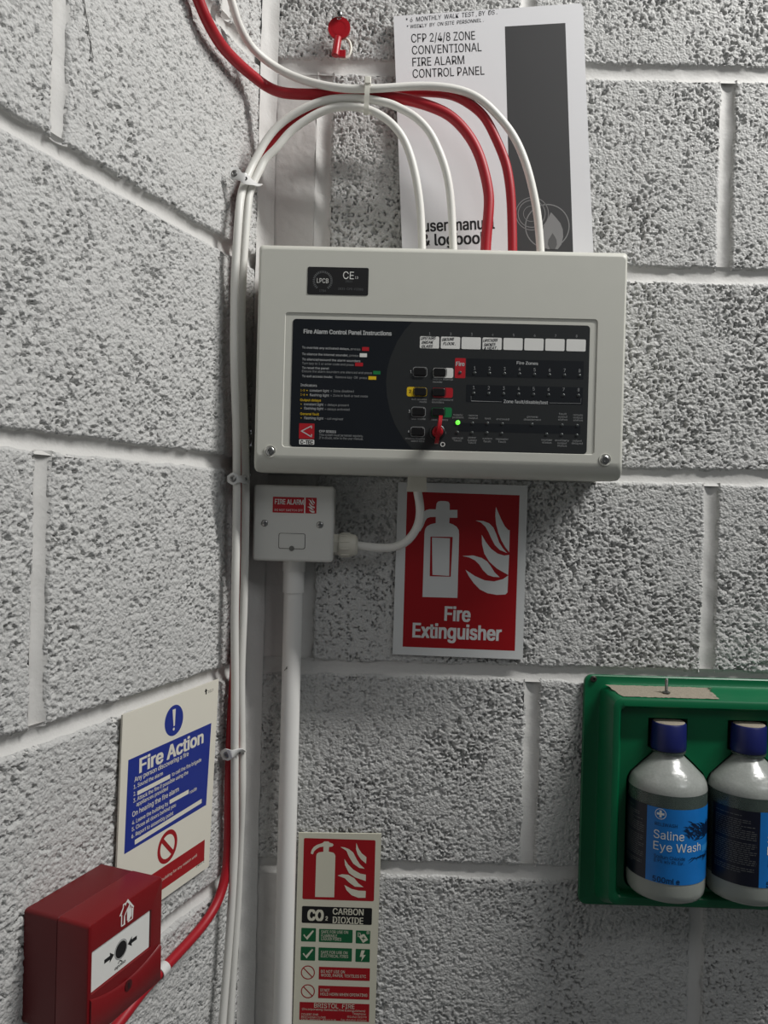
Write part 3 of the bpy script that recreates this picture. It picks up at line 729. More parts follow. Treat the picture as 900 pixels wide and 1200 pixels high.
rc = KS.p(388, 478); g = G(); pth = [(rc[0] + .0073 * math.cos(t), rc[1] + .0110 * math.sin(t), .0058) for t in [2 * math.pi * k / 32 for k in range(33)]]
g.tube(pth, .0016, 8, False); T.part('ring', g, M_TIE, smooth=60, label='white plastic ring behind the key')

# ------------------------------------------------------------------ cables
def path3(pts):
    """pixel stations, or stations given straight in a wall's own (u, v, w) when marked so"""
    return [np.array(to_world(q[:3], q[3]) if len(q) == 5 else to_world((*at(q[0], q[1], q[2], q[3]), q[2]), q[3])) for q in pts]
def cable(name, label, pts, r, m, group=None, k=7):
    P = smooth_path(path3(pts), k, 2); g = G(); g.tube([tuple(p) for p in P], r, 14)
    return single(name, label, 'cable', g, m, (np.array([1., 0, 0]), np.array([0, 1., 0]), np.array([0, 0, 1.])), tuple(P[0]))
B_, L_ = BACK, LEFT
RW = .0042
# positions: pixel in the photograph, distance out of the wall, wall
cable('white_cable', 'white cable sweeping from the ceiling over the tie to the rightmost panel entry',
      [(-.060, .660, .010, L_, 'uv'), (-.060, .52, .010, L_, 'uv'), (264, -60, .010, L_), (268, -15, .012, L_), (274, 10, .014, L_), (283, 36, .016, L_), (300, 61, .022, L_), (330, 83, .050, B_), (362, 96, .052, B_), (400, 103.5, .058, B_), (440, 104, .058, B_), (492, 100.5, .054, B_), (533, 104, .052, B_), (561, 115, .051, B_), (583, 135, .050, B_), (603, 161, .049, B_), (617, 194, .048, B_), (626, 230, .046, B_), (630.5, 258, .045, B_), (633, 287, .045, B_), (634, 303, .045, B_)], RW, M_WCABLE)
cable('red_cable', 'thick red cable running down from the ceiling under the tie into the panel',
      [(-.105, .660, .009, L_, 'uv'), (-.105, .52, .009, L_, 'uv'), (216, -60, .008, L_), (230, -8, .010, L_), (243, 25, .012, L_), (260, 54, .010, L_), (280, 75, .012, L_), (295, 88, .015, L_), (312, 101, .041, B_), (330, 108.5, .043, B_), (355, 110.5, .045, B_), (390, 110.5, .046, B_), (428, 111, .047, B_), (450, 113, .047, B_), (478, 117, .046, B_), (505.5, 125, .045, B_), (528, 136, .044, B_), (547, 155.5, .044, B_), (560, 178, .044, B_), (568, 203, .044, B_), (573, 230, .044, B_), (572, 255, .045, B_), (569.5, 285, .045, B_), (569, 303, .045, B_)], .0056, M_RCABLE)
cable('red_cable', 'thinner red cable running from the corner bundle to the panel top and the call point',
      [(-.2812, -.6625, .017, L_, 'uv'), (-.2812, -.684, .017, L_, 'uv'), (-.274, -.716, .012, L_, 'uv'), (-.250, -.7255, .0085, L_, 'uv'), (138.6, 1199.5, .0075, L_), (167.6, 1161, .0075, L_), (190, 1137, .0075, L_), (213, 1112.5, .0075, L_), (238.5, 1083.5, .0078, L_), (256, 1054.5, .0085, L_), (265, 1022, .0085, L_), (267.5, 990, .0085, L_), (268, 950, .0085, L_), (269, 900, .0085, L_), (271, 850, .0080, L_), (275, 780, .0075, L_), (280, 700, .0075, L_), (281.5, 620, .0075, L_), (281.5, 560, .0075, L_), (280.5, 480, .0075, L_), (280, 400, .008, L_), (281, 300, .0075, L_), (284, 240, .0075, L_), (288, 222, .0085, L_), (299, 200, .038, B_), (310, 181, .037, B_), (319, 168.5, .037, B_), (335, 149.5, .037, B_), (362, 131, .037, B_), (395, 116, .036, B_), (428, 110, .035, B_), (460, 107.5, .034, B_), (492, 107.5, .035, B_), (525, 110, .040, B_), (547, 119.5, .046, B_), (567, 136, .046, B_), (580.5, 161, .046, B_), (592, 189, .046, B_), (597, 214, .046, B_), (599.5, 244, .045, B_), (600.5, 286, .045, B_), (600.5, 303, .045, B_)], .0050, M_RCABLE)
cable('white_cable', 'outer white cable of the corner pair, looping over to the second panel entry',
      [(-.052, -1.30, .015, L_, 'uv'), (-.052, -1.05, .015, L_, 'uv'), (253, 1265, .0150, L_), (258, 1230, 0.0165, L_), (262, 1180, .0155, L_), (267, 1120, .0155, L_), (272, 1050, .0165, L_), (275, 990, .0165, L_), (275, 930, 0.0165, L_), (275, 880, 0.0165, L_), (275.5, 800, 0.0165, L_), (275, 740, 0.0165, L_), (275.5, 700, 0.0165, L_), (277, 620, 0.0165, L_), (277.5, 560, 0.0165, L_), (277, 500, 0.0165, L_), (274.5, 430, 0.0165, L_), (274.5, 370, .0155, L_), (275.5, 320, .016, L_), (280, 250, .018, L_), (284, 222, .067, B_), (293, 200, .057, B_), (299.5, 187, .053, B_), (311.5, 165, .050, B_), (329, 144.5, .049, B_), (355, 127.5, .050, B_), (380, 118, .051, B_), (405, 115, .052, B_), (430, 116, .053, B_), (455, 121, .053, B_), (467, 126, .052, B_), (486, 136.5, .051, B_), (503, 154, .050, B_), (515, 178, .049, B_), (523.6, 204, .048, B_), (528.5, 236, .046, B_), (531, 286, .045, B_), (531.5, 303, .045, B_)], RW, M_WCABLE)
cable('white_cable', 'inner white cable of the corner pair, looping over to the leftmost panel entry',
      [(-.046, -1.30, .0062, L_, 'uv'), (-.046, -1.05, .0062, L_, 'uv'), (263, 1265, .0062, L_), (267, 1230, .0062, L_), (270.5, 1180, .0062, L_), (274.5, 1120, .0062, L_), (279, 1050, .0070, L_), (281, 990, .0100, L_), (283.5, 930, 0.0170, L_), (283.5, 880, .0165, L_), (282.5, 800, 0.0170, L_), (284.5, 740, 0.0170, L_), (286, 700, 0.0170, L_), (287.5, 620, 0.0170, L_), (288, 560, 0.0170, L_), (286.5, 500, 0.0170, L_), (283.5, 430, 0.0170, L_), (283, 370, .0155, L_), (284.5, 320, .016, L_), (289.5, 250, .018, L_), (293.5, 222, .060, B_), (304, 200, .054, B_), (310.5, 187, .051, B_), (324.5, 173, .050, B_), (340, 154.5, .049, B_), (363, 138, .050, B_), (387, 127, .051, B_), (412, 125, .052, B_), (435, 129.5, .053, B_), (456, 142, .052, B_), (472, 161, .051, B_), (482, 186, .049, B_), (489, 217, .047, B_), (493, 250, .045, B_), (494.5, 286, .045, B_), (495, 303, .045, B_)], RW, M_WCABLE)

# nylon tie round the bundle
def p3(x, y, w, F=BACK): q = at(x, y, w, F); return (q[0], q[1], w)
T = Thing('cable_tie', 'cream nylon cable tie binding the cable bundle above the panel', 'cable tie', BACK, p3(430, 110, .05))
a, b = p3(431, 96, .0635), p3(429, 132, .0610)
g = G(); tw = .0026
loop = [(96, .0642), (101, .0648), (110, .0642), (120, .0622), (127, .0610), (131, .0590), (134, .0540), (132, .0450), (120, .0315), (110, .0285), (101, .0320), (97, .0480)]
for k, (y, w) in enumerate(loop): pass
cl = [p3(431 - (y - 96) * .06, y, w) for y, w in loop]; lo = smooth_path(cl + [cl[0]], 4, 0); vs = []; fs = []
for i, p in enumerate(lo):
    j = lo[(i + 1) % len(lo)] - lo[i - 1]; nn = np.array([0, -j[2], j[1]]); nn = nn / (np.linalg.norm(nn) + 1e-9)
    for du, dn in ((-tw, 0), (tw, 0), (tw, .0008), (-tw, .0008)): vs.append(tuple(np.array(p) + np.array([du, 0, 0]) - nn * dn))
n = len(lo)
for i in range(n - 1):
    for k in range(4): fs.append((i * 4 + k, i * 4 + (k + 1) % 4, (i + 1) * 4 + (k + 1) % 4, (i + 1) * 4 + k))
g.add(vs, fs); T.part('strap', g, M_TIE)
g = G(); c = p3(431, 94, .065); g.rbox(c[0] - .0033, c[1] - .0040, c[0] + .0033, c[1] + .0035, .0600, .0668, .0008, .0008); T.part('head', g, M_TIE, smooth=35)

# coated saddle clips on the corner bundle, screwed to the left wall
def saddle(label, st):
    """st: stations along the strap - pixel x, y, half width in pixels, distance from the left wall"""
    W = [to_frame(to_world((*at(x, y, w, LEFT), w), LEFT), BACK) for x, y, h, w in st]
    Q = spline([(q[0], q[1], q[2], h * .00091) for q, (x, y, h, w) in zip(W, st)], 5)
    T = Thing('cable_clip', label, 'cable clip', BACK, tuple(W[1]), 'coated saddle clips on the corner cables')
    vs = []; fs = []
    for i, p in enumerate(Q):
        j = Q[min(i + 1, len(Q) - 1)][:3] - Q[max(i - 1, 0)][:3]; t = j / np.linalg.norm(j)
        sd = np.array([-t[1], t[0], 0]); sd /= np.linalg.norm(sd); nn = np.cross(t, sd); nn = nn if nn[2] > 0 else -nn
        for q, d in ((-1, -.0011), (1, -.0011), (1, 0), (.8, .0003), (-.8, .0003), (-1, 0)): vs.append(tuple(p[:3] + sd * q * p[3] + nn * d))
    n = len(Q)
    for i in range(n - 1):
        for k in range(6): fs.append((i * 6 + k, (i + 1) * 6 + k, (i + 1) * 6 + (k + 1) % 6, i * 6 + (k + 1) % 6))
    fs += [(0, 1, 2, 3, 4, 5), tuple(range(6 * n - 6, 6 * n))[::-1]]
    g = G(); g.add(vs, fs); T.part('strap', g, M_CLIP, smooth=40)
    c = W[1]; g = G(); g.lathe([(.0034, -.006), (.0036, .0004), (.0034, .0011), (.0022, .0017), (.0012, .0011)], (c[0], c[1], c[2] + .0002), n=16); T.part('screw', g, M_ZINC, smooth=40)
    c = W[3]; g = G(); g.lathe([(.0019, 0), (.0019, .0005), (.0012, .0007), (.0009, .0002)], (c[0], c[1], c[2] + .0002), n=12); T.part('stud', g, M_ZINC, smooth=40)
saddle('topmost white cable clip, tilted, just above the panel in the corner', [(269, 201.5, 5.2, .0085), (275, 203.5, 7.4, .0125), (281.5, 206.5, 4.6, .0190), (288, 209.3, 6.2, .0235), (295.5, 212.5, 4.6, .0255), (300.5, 215.5, 6.0, .0230), (303, 217, 5.0, .0150)])
saddle('middle white cable clip, in shade beside the spur box', [(266.5, 561.5, 3.5, .0100), (273, 561, 7.0, .0175), (280.5, 561.5, 3.6, .0225), (287.5, 561.5, 5.4, .0228), (292, 561.5, 4.2, .0200)])
saddle('lowest white cable clip, beside the blue fire action sign', [(259.5, 886, 4.5, .0085), (265.5, 884.5, 7.0, .0150), (272.5, 883.5, 4.2, .0225), (280, 882, 6.0, .0228), (284, 881.5, 5.0, .0190)])
# band clip on the red cable
pa = np.array(to_world((*at(200, 1126, .0075, L_), .0075), L_)); pb = np.array(to_world((*at(180, 1148, .0075, L_), .0075), L_))
pm = (pa + pb) / 2; dd = (pb - pa) / np.linalg.norm(pb - pa)
WORLD = (np.array([1., 0, 0]), np.array([0, 1., 0]), np.array([0, 0, 1.]))
T = Thing('cable_clip', 'white band clip round the red cable beside the red call point', 'cable clip', WORLD, tuple(pm))
g = G(); g.tube([tuple(pm - dd * .0052), tuple(pm - dd * .0050), tuple(pm + dd * .0050), tuple(pm + dd * .0052)], [.0054, .0061, .0061, .0054], 20, False); T.part('band', g, M_CLIP, smooth=40)
q = np.array(to_world((to_frame(pm, L_)[0] + .010, to_frame(pm, L_)[1] - .006, .004), L_))
g = G(); g.tube([tuple(pm + LEFT[2] * -.004), tuple(q)], [.004, .003], 8); T.part('tail', g, M_ZINC, smooth=40)

# ------------------------------------------------------------------ fire extinguisher sign
WE = .0036
T = Thing('fire_extinguisher_sign', 'red vinyl fire extinguisher sign with white border hung under the panel', 'sign', BACK, p3(540, 670, WE))
KE = Sheet(BACK, WE, crop(440, 540, 4.5))
g = G(); g.prism([KE.p(120, 112), KE.p(803, 130), KE.p(777, 1048), KE.p(90, 1020)], .0026, WE); sh = T.part('backing_sheet', g, M_VINYL)
g = G(); KE.poly(g, [(167, 162), (760, 182), (735, 1002), (143, 980)], WE + e); T.part('red_field', g, M_VRED, sh)
g = G(); w2 = WE + 2 * e
KE.poly(g, [(248, 718), (258, 385), (262, 360), (272, 345), (290, 335), (318, 328), (318, 296), (288, 297), (272, 303), (262, 318), (252, 345), (236, 372), (226, 366), (236, 330), (243, 292), (252, 272), (268, 259), (285, 255), (318, 256), (322, 225), (330, 215), (345, 212), (372, 213), (386, 217), (391, 227), (391, 259), (432, 259), (432, 301), (391, 300), (389, 328), (410, 336), (428, 348), (439, 365), (441, 390), (432, 723)], w2)
FL = [[(635, 243), (632, 290), (636, 335), (648, 380), (664, 420), (684, 455), (705, 482), (708, 366), (700, 365), (682, 345), (660, 302)],
      [(528, 315), (555, 325), (580, 348), (598, 380), (612, 412), (630, 445), (655, 470), (695, 487), (672, 462), (652, 430), (638, 390), (622, 352), (600, 330), (570, 318)],
      [(560, 390), (562, 440), (574, 490), (600, 532), (640, 568), (700, 602), (705, 496), (680, 500), (645, 490), (610, 464), (582, 428)],
      [(458, 502), (495, 510), (525, 525), (548, 548), (566, 576), (592, 602), (622, 612), (655, 614), (628, 588), (608, 556), (588, 530), (560, 512), (515, 499)],
      [(475, 575), (492, 608), (518, 645), (550, 678), (590, 698), (640, 707), (685, 705), (696, 694), (700, 605), (672, 624), (625, 636), (575, 630), (525, 608)]]
for f in FL: KE.poly(g, f, w2)
T.parts('white_pictogram', g, M_VINYL, sh)
g = G(); g.stroke([KE.p(*q) for q in ((294, 402), (400, 405), (393, 609), (293, 605))], .0017, w2 + e, True); T.part('pictogram_outline', g, M_VRED, sh)
g = G(); KE.text(g, 'Fire', 362, 841, 500, 848, 77, w2, bold=.03, res=3); KE.text(g, 'Extinguisher', 194, 929, 664, 948, 78, w2, bold=.03, res=3); T.parts('white_lettering', g, M_VINYL, sh)

# ------------------------------------------------------------------ carbon dioxide sign
WC = .0045
T = Thing('carbon_dioxide_sign', 'narrow cream CO2 extinguisher instruction sign at the bottom beside the pipe', 'sign', BACK, p3(397, 1100, WC))
KC = Sheet(BACK, WC, crop(330, 960, 5.0))
a, b, c, d = KC.p(100, 80), KC.p(585, 86), KC.p(547, 1230), KC.p(66, 1214)
g = G(); g.prism([a, b, c, d], .0025, WC); sh = T.part('board', g, M_CREAM)
w1, w2 = WC + e, WC + 2 * e
g = G(); KC.box(g, 131, 110, 541, 481, .0016, w1)
KC.box(g, 219, 864, 516, 948, .0004, w1); KC.box(g, 216, 974, 514, 1058, .0004, w1); KC.box(g, 106, 1070, 512, 1188, .0004, w1)
for y in (898, 1008):
    c = KC.p(154, y); R_ = KC.rad(154, y, 38); g.stroke(circ(c, R_, 32), .0011, w1, True)
    g.stroke([(c[0] - R_ * .7, c[1] + R_ * .7), (c[0] + R_ * .7, c[1] - R_ * .7)], .0011, w1 + e / 3)
T.parts('red_print', g, M_SRED, sh)
g = G(); KC.box(g, 120, 508, 528, 620, .0014, w1); T.part('black_print', g, M_SBLK, sh)
g = G()
for bx in ((116, 636, 200, 718), (113, 746, 196, 829), (220, 642, 415, 725), (217, 751, 411, 834), (436, 651, 518, 730), (434, 759, 516, 838)): KC.box(g, *bx, .0008, w1)
T.parts('green_print', g, M_SGRN, sh)
g = G()
KC.poly(g, [(196, 455), (203, 215), (207, 202), (218, 194), (245, 190), (245, 160), (225, 163), (205, 174), (190, 188), (184, 205), (171, 201), (176, 180), (188, 163), (205, 151), (240, 139), (250, 130), (275, 130), (280, 137), (298, 142), (305, 150), (297, 160), (278, 163), (276, 190), (300, 195), (310, 202), (315, 214), (308, 457)], w2)
for f in fl: KC.poly(g, f, w2)
KC.text(g, 'CO', 150, 590, 246, 594, 66, w2, bold=.05, res=3); KC.text(g, '2', 256, 592, 270, 593, 25, w2, bold=.04)
KC.text(g, 'CARBON', 299, 557, 480, 563, 37, w2, bold=.018); KC.text(g, 'DIOXIDE', 299, 608, 478, 615, 39, w2, bold=.018)
for y in (0, 109): g.stroke([KC.p(130 - y * .03, 676 + y), KC.p(147 - y * .03, 699 + y), KC.p(186 - y * .03, 653 + y)], .0016, w2)
for t, a_ in (('SAFE FOR USE ON', (232, 667, 390, 671)), ('FLAMMABLE', (232, 689, 325, 692)), ('LIQUID FIRES', (232, 708, 350, 712)), ('SAFE FOR USE ON', (230, 787, 386, 791)), ('ELECTRICAL FIRES', (230, 808, 390, 813)),
              ('DO NOT USE ON', (230, 899, 370, 903)), ('WOOD, PAPER, TEXTILES ETC', (230, 921, 494, 930)), ('DO NOT', (227, 1009, 281, 1011)), ('HOLD HORN WHEN OPERATING', (227, 1032, 502, 1040))): KC.text(g, t, *a_, 17, w2, bold=.006)
KC.text(g, 'BRISTOL  FIRE', 190, 1103, 427, 1111, 26, w2, bold=.005); KC.text(g, '(Incorporating Somerset Fire Extinguishers)', 120, 1117, 490, 1130, 12, w2)
for t, a_ in (('COVERT END', (115, 1147, 215, 1150)), ('BESTLEIGH CLOSE', (115, 1163, 258, 1167)), ('YATE  BRISTOL  BS17 5UR', (114, 1178, 318, 1184)), ('Telephone:', (415, 1144, 495, 1147)), ('(01454) 315779', (385, 1162, 497, 1166)), ('Fax (01454) 273203', (348, 1181, 497, 1186))): KC.text(g, t, *a_, 11, w2)
# tilted can and lightning bolt
c = KC.p(480, 697); ca, sa = math.cos(.6), math.sin(.6); s_ = KC.rad(480, 697, 22)
g.poly([(c[0] + s_ * (x * ca - y * sa), c[1] + s_ * (x * sa + y * ca)) for x, y in ((-.8, -1), (.8, -1), (.8, .8), (.3, 1.05), (-.8, 1.05))], w2)
KC.poly(g, [(468, 768), (488, 768), (478, 795), (493, 795), (466, 833), (472, 806), (458, 806)], w2)
g.stroke([KC.p(449, 662), KC.p(449, 690)], .0007, w2); g.stroke([KC.p(458, 664), KC.p(466, 690)], .0007, w2)
KC.text(g, 'B', 498, 672, 513, 673, 18, w2, bold=.01)
T.parts('cream_lettering', g, M_CREAM, sh)
g = G(); g.stroke([(c[0] - s_ * .5, c[1]), (c[0] + s_ * .5, c[1])], .0009, w2 + e); g.stroke([(c[0], c[1] - s_ * .5), (c[0], c[1] + s_ * .5)], .0009, w2 + e); T.parts('can_mark', g, M_SGRN, sh)

# ------------------------------------------------------------------ fire action sign on the left wall
WF = .0042
KF = Sheet(LEFT, WF, crop(120, 780, 4.2875))
a, b = KF.p(103, 248), KF.p(585, 68); c, d = KF.p(535, 1009), KF.p(72, 985)
vb = c[1]; bl2 = (d[0] - .001, vb + .001)
T = Thing('fire_action_sign', 'white and blue fire action notice on the left wall', 'sign', LEFT, (a[0] / 2 + b[0] / 2, a[1], WF))
g = G(); g.prism([a, b, c, bl2], .0024, WF); sh = T.part('board', g, M_CREAM2)
w1, w2 = WF + e, WF + 2 * e
g = G(); cc = KF.p(360, 275); Rr = KF.rad(360, 275, 76); g.poly(circ(cc, Rr, 36), w1)
q = [KF.p(130, 475), KF.p(547, 288), KF.p(521, 700), KF.p(109, 948)]
g.poly(q, w1); T.parts('blue_print', g, M_SBLU, sh)
g = G()
tp, bt = KF.p(360, 219), KF.p(360, 303); g.poly([(tp[0] - Rr * .17, tp[1]), (tp[0] + Rr * .17, tp[1]), (bt[0] + Rr * .07, bt[1]), (bt[0] - Rr * .07, bt[1])], w2); g.poly(circ(KF.p(358, 319), Rr * .10, 12), w2)
KF.text(g, 'Fire Action', 184, 540, 507, 386, 74, w2, bold=.03, res=3)
for t, a_, h in (('Any person discovering a fire', (160, 586, 432, 452), 25), ('1. Sound the alarm', (156, 621, 303, 549), 20), ('2.', (156, 656, 167, 650), 20), ('to call the fire brigade', (348, 557, 496, 480), 19), ('3. Attack the fire if possible using the', (154, 690, 430, 543), 20),
                 ('appliances provided', (170, 708, 328, 624), 20), ('On hearing the fire alarm', (149, 762, 383, 630), 26), ('4. Leave the building by', (148, 801, 330, 699), 20), ('route', (439, 645, 473, 624), 18), ('5. Close all doors behind you', (147, 834, 368, 707), 20), ('6. Report to assembly point', (145, 869, 355, 748), 20)):
    KF.text(g, t, *a_, h, w2, bold=.012)
for bx in (((175, 631), (340, 545), (340, 566), (175, 652)), ((337, 675), (433, 622), (433, 643), (337, 696)), ((162, 876), (498, 669), (498, 690), (162, 900))): KF.poly(g, bx, w2)
T.parts('white_lettering', g, M_CREAM2, sh)
g = G(); c = KF.p(327, 909); R_ = KF.rad(327, 909, 69); g.stroke(circ(c, R_, 36), .0042, w1, True); g.stroke([(c[0] - R_ * .66, c[1] + R_ * .7), (c[0] + R_ * .66, c[1] - R_ * .7)], .0042, w1 + e / 2)
rp = [KF.p(514, 874), KF.p(511, 978)]; lf = at(150, 1047, WF, LEFT)[0]; g.poly([(lf, rp[0][1]), rp[0], rp[1], (lf, rp[1][1])], w1)
T.parts('red_print', g, M_SRED, sh)
g = G(); KF.text(g, 'Do not re-enter the building for any reason until', 152, 1188, 475, 957, 15, w2); T.part('notice_lettering', g, M_CREAM2, sh)
g = G(); KF.text(g, '1405 E', 470, 1016, 512, 986, 17, w1); KF.text(g, '1017', 531, 138, 557, 128, 13, w1); KF.poly(g, [(518, 146), (524, 143), (524, 128), (528, 126), (520, 115), (513, 133), (518, 131)], w1); T.parts('reference_print', g, M_PBLK, sh)

# ------------------------------------------------------------------ manual call point on the left wall
CU0, CU1, CV0, CV1, CW = -.3245, -.2378, -.6640, -.5770, .0612
T = Thing('call_point', 'red break-glass manual call point box on the left wall', 'call point', LEFT, ((CU0 + CU1) / 2, (CV0 + CV1) / 2, 0))
g = G(); g.rbox(CU0 + .0003, CV0 + .0003, CU1 - .0003, CV1 - .0003, 0, .0315, .003, .0004); T.part('back_box', g, M_CALLBOX, smooth=35)
KP = Sheet(LEFT, CW, crop(95, 1020, 7.5048))
wr = KP.rect(100, 745, 612, 655); a, b, c, d = KP.p(100, 745), KP.p(613, 335), KP.p(608, 655), KP.p(95, 1105)
wu0, wu1, wv1, wv0 = (a[0] + d[0]) / 2, (b[0] + c[0]) / 2, (a[1] + b[1]) / 2, (c[1] + d[1]) / 2
g = G()
R1 = [ring(CU0, CV0, CU1, CV1, .003, .0322), ring(CU0, CV0, CU1, CV1, .003, CW - .002), ring(CU0 + .0006, CV0 + .0006, CU1 - .0006, CV1 - .0006, .0026, CW - .0006), ring(CU0 + .002, CV0 + .002, CU1 - .002, CV1 - .002, .0016, CW),
      ring(wu0 - .0008, wv0 - .0008, wu1 + .0008, wv1 + .0008, .0008, CW), ring(wu0 - .0003, wv0 - .0003, wu1 + .0003, wv1 + .0003, .0006, CW - .0022)]
g.loft(R1); T.part('front_cover', g, M_CALL, smooth=30)
# bowed lip below the window
g = G(); vs = []; n = 16
for i in range(n + 1):
    t = i / n; u = CU0 + .0025 + t * (CU1 - CU0 - .005); top = wv0 - .0035 - .0075 * (1 - (2 * t - 1) ** 2) * 1.0
    vs += [(u, top, CW), (u, top - .0015, CW + .0016), (u, CV0 + .003, CW + .0016), (u, CV0 + .0015, CW)]
g.add(vs, [(i * 4 + k, i * 4 + k + 1, i * 4 + k + 5, i * 4 + k + 4) for i in range(n) for k in range(3)]); g.add([vs[k] for k in range(4)], [(0, 1, 2, 3)]); g.add([vs[n * 4 + k] for k in range(4)], [(3, 2, 1, 0)])
T.part('lower_lip', g, M_CALL, smooth=50)
g = G(); wz = CW - .0012; g.prism(rr(wu0, wv0, wu1, wv1, .0008), CW - .0021, wz); el = T.part('press_element', g, M_PWHITE)
cx, cy = (wu0 + wu1) / 2, (wv0 + wv1) / 2
g = G(); dc = KP.p(362, 697); R_ = KP.rad(362, 697, 70)
g.poly(circ((dc[0], dc[1]), R_, 32), wz + 2 * e)
for sgn in (-1, 1):
    X = lambda q: dc[0] + sgn * q * R_
    g.poly([(X(1.25), dc[1]), (X(2.05), dc[1] + R_ * .62), (X(2.0), dc[1] + R_ * .24), (X(3.0), dc[1] + R_ * .24), (X(3.0), dc[1] - R_ * .24), (X(2.0), dc[1] - R_ * .24), (X(2.05), dc[1] - R_ * .62)], wz + e)
KP.text(g, 'apollo', 305, 885, 402, 805, 28, wz + e, bold=.02)
g.stroke([KP.p(335, 826), KP.p(352, 795), KP.p(372, 800)], .0008, wz + e)
T.parts('element_print', g, M_PBLK, el)
g = G(); g.stroke(circ(dc, R_ * 1.12, 32), R_ * .14, wz + e, True); T.part('element_ring', g, M_PGREY, el)
g = G(); hc = KP.p(405, 375); s_ = KP.rad(405, 375, 95); H = lambda x, y: (hc[0] + x * s_, hc[1] + y * s_)
g.stroke([H(-.75, -.85), H(-.75, .15), H(-.95, .15), H(-.55, .75), H(-.55, 1.0), H(-.3, 1.0), H(-.3, .85), H(0, 1.15), H(.9, .15), H(.75, .15), H(.75, -.85), H(.1, -.85)], .0011, CW + e)
g.stroke([H(-.75, -.85), H(-.35, -.85), H(-.35, -.1), H(.1, .45)], .0011, CW + e); g.poly([H(0, -.7), H(.0, .3), H(.35, .85), H(.35, .2), H(.55, .5), H(.6, -.5), H(.3, -.8)], CW + e)
T.parts('house_pictogram', g, M_PWHITE)
kc2 = KP.p(400, 1005); g = G(); g.lathe([(.0042, 0), (.0042, .0005), (.0030, .0006)], (kc2[0], kc2[1], CW + .0016), n=18); kk = T.part('key_hole', g, mat('dark_red_recess', (70, 8, 12), .5), smooth=40)
g = G(); g.poly([(kc2[0] - .001, kc2[1] - .0022), (kc2[0] + .001, kc2[1] - .0022), (kc2[0] + .001, kc2[1] + .0022), (kc2[0] - .001, kc2[1] + .0022)], CW + .0016 + .0007); T.part('key_slot', g, M_PBLK, kk)

# ------------------------------------------------------------------ eye wash station
T = Thing('eye_wash_station', 'green moulded eye wash holder with dusty ledge mounted on the back wall', 'eye wash station', BACK, (.52, -.70, 0))
FU0, FV1, FV0 = .3735, -.4488, -.7052; FU1 = .672
TF = .055
tu0, tv1, tv0 = .3935, -.4632, -.6812; tu1 = .652
bu0, bv1, bv0 = .3915, -.4580, -.6990; bu1 = .6545
fw = .0435
B1 = at(781.5, 950, .048)[0]; B2 = at(875.0, 958, .048)[0]; BW = .047
vy = lambda y, x=781, w=.047: at(x, y, w)[1]
vb_ = -.6655
prof = [(.0335, vb_), (.0372, vb_ + .0015), (.0392, vb_ + .005), (.0400, vb_ + .010), (.0400, vy(917)), (.0390, vy(911.5)), (.0362, vy(905.5)), (.0250, vy(893.5)), (.0160, vy(884.5)), (.0138, vy(881)), (.0136, vy(879))]
capt, capb = vy(845.5), vy(876.5)
def sil(c, d):
    P = [(r + d, v) for r, v in prof] + [(.0182 + d, capb), (.0182 + d, capt + d)]
    P[0] = (P[0][0], P[0][1] - d * .6)
    return [(c + r, v) for r, v in P] + [(c - r, v) for r, v in P[::-1]]
pockets = [sil(B1, .0026), sil(B2, .0026)]
g = G()
rings = [ring(FU0, FV0, FU1, FV1, .009, .0025, 6), ring(FU0, FV0, FU1, FV1, .009, .0060, 6), ring(FU0 + .001, FV0 + .001, FU1 - .001, FV1 - .001, .0085, .0070, 6),
         ring(bu0 - .005, bv0 - .003, bu1 + .005, bv1 + .0045, .014, .0070, 6), ring(bu0 - .001, bv0 - .001, bu1 + .001, bv1 + .001, .013, .0085, 6), ring(bu0, bv0, bu1, bv1, .012, .014, 6),
         ring(tu0 - .0006, tv0 - .0006, tu1 + .0006, tv1 + .0004, .010, TF - .004, 6), ring(tu0, tv0, tu1, tv1, .0095, TF - .0012, 6), ring(tu0 + .0022, tv0 + .0022, tu1 - .0022, tv1 - .0022, .008, TF, 6),
         ring(tu0 + .0062, tv0 + .0080, tu1 - .0062, tv1 - .0075, .006, TF, 6), ring(tu0 + .0078, tv0 + .0095, tu1 - .0078, tv1 - .0090, .006, TF - .0015, 6), ring(tu0 + .0085, tv0 + .0102, tu1 - .0085, tv1 - .0097, .006, fw + .003, 6), ring(tu0 + .0115, tv0 + .0118, tu1 - .0115, tv1 - .0125, .006, fw, 6)]
g.loft(rings, True, False)
inner = rr(tu0 + .0115, tv0 + .0118, tu1 - .0115, tv1 - .0125, .006, 6)
holes(g, [inner] + pockets, fw)
for P in pockets:
    g.loft([[(p[0], p[1], .0045) for p in P[::-1]], [(p[0], p[1], fw) for p in P[::-1]]], True, False)
T.part('moulded_body', g, M_GREEN, smooth=40)
for x, y in ((695.5, 795.5), (1140, 806)):
    c = at(x, y, .007); g = G(); g.lathe([(.0034, 0), (.0036, .0012), (.0026, .0024), (.0012, .0024), (.0010, .0012)], (c[0], c[1], .0069), n=14); T.part('fixing_screw', g, M_DARKMETAL, smooth=40)
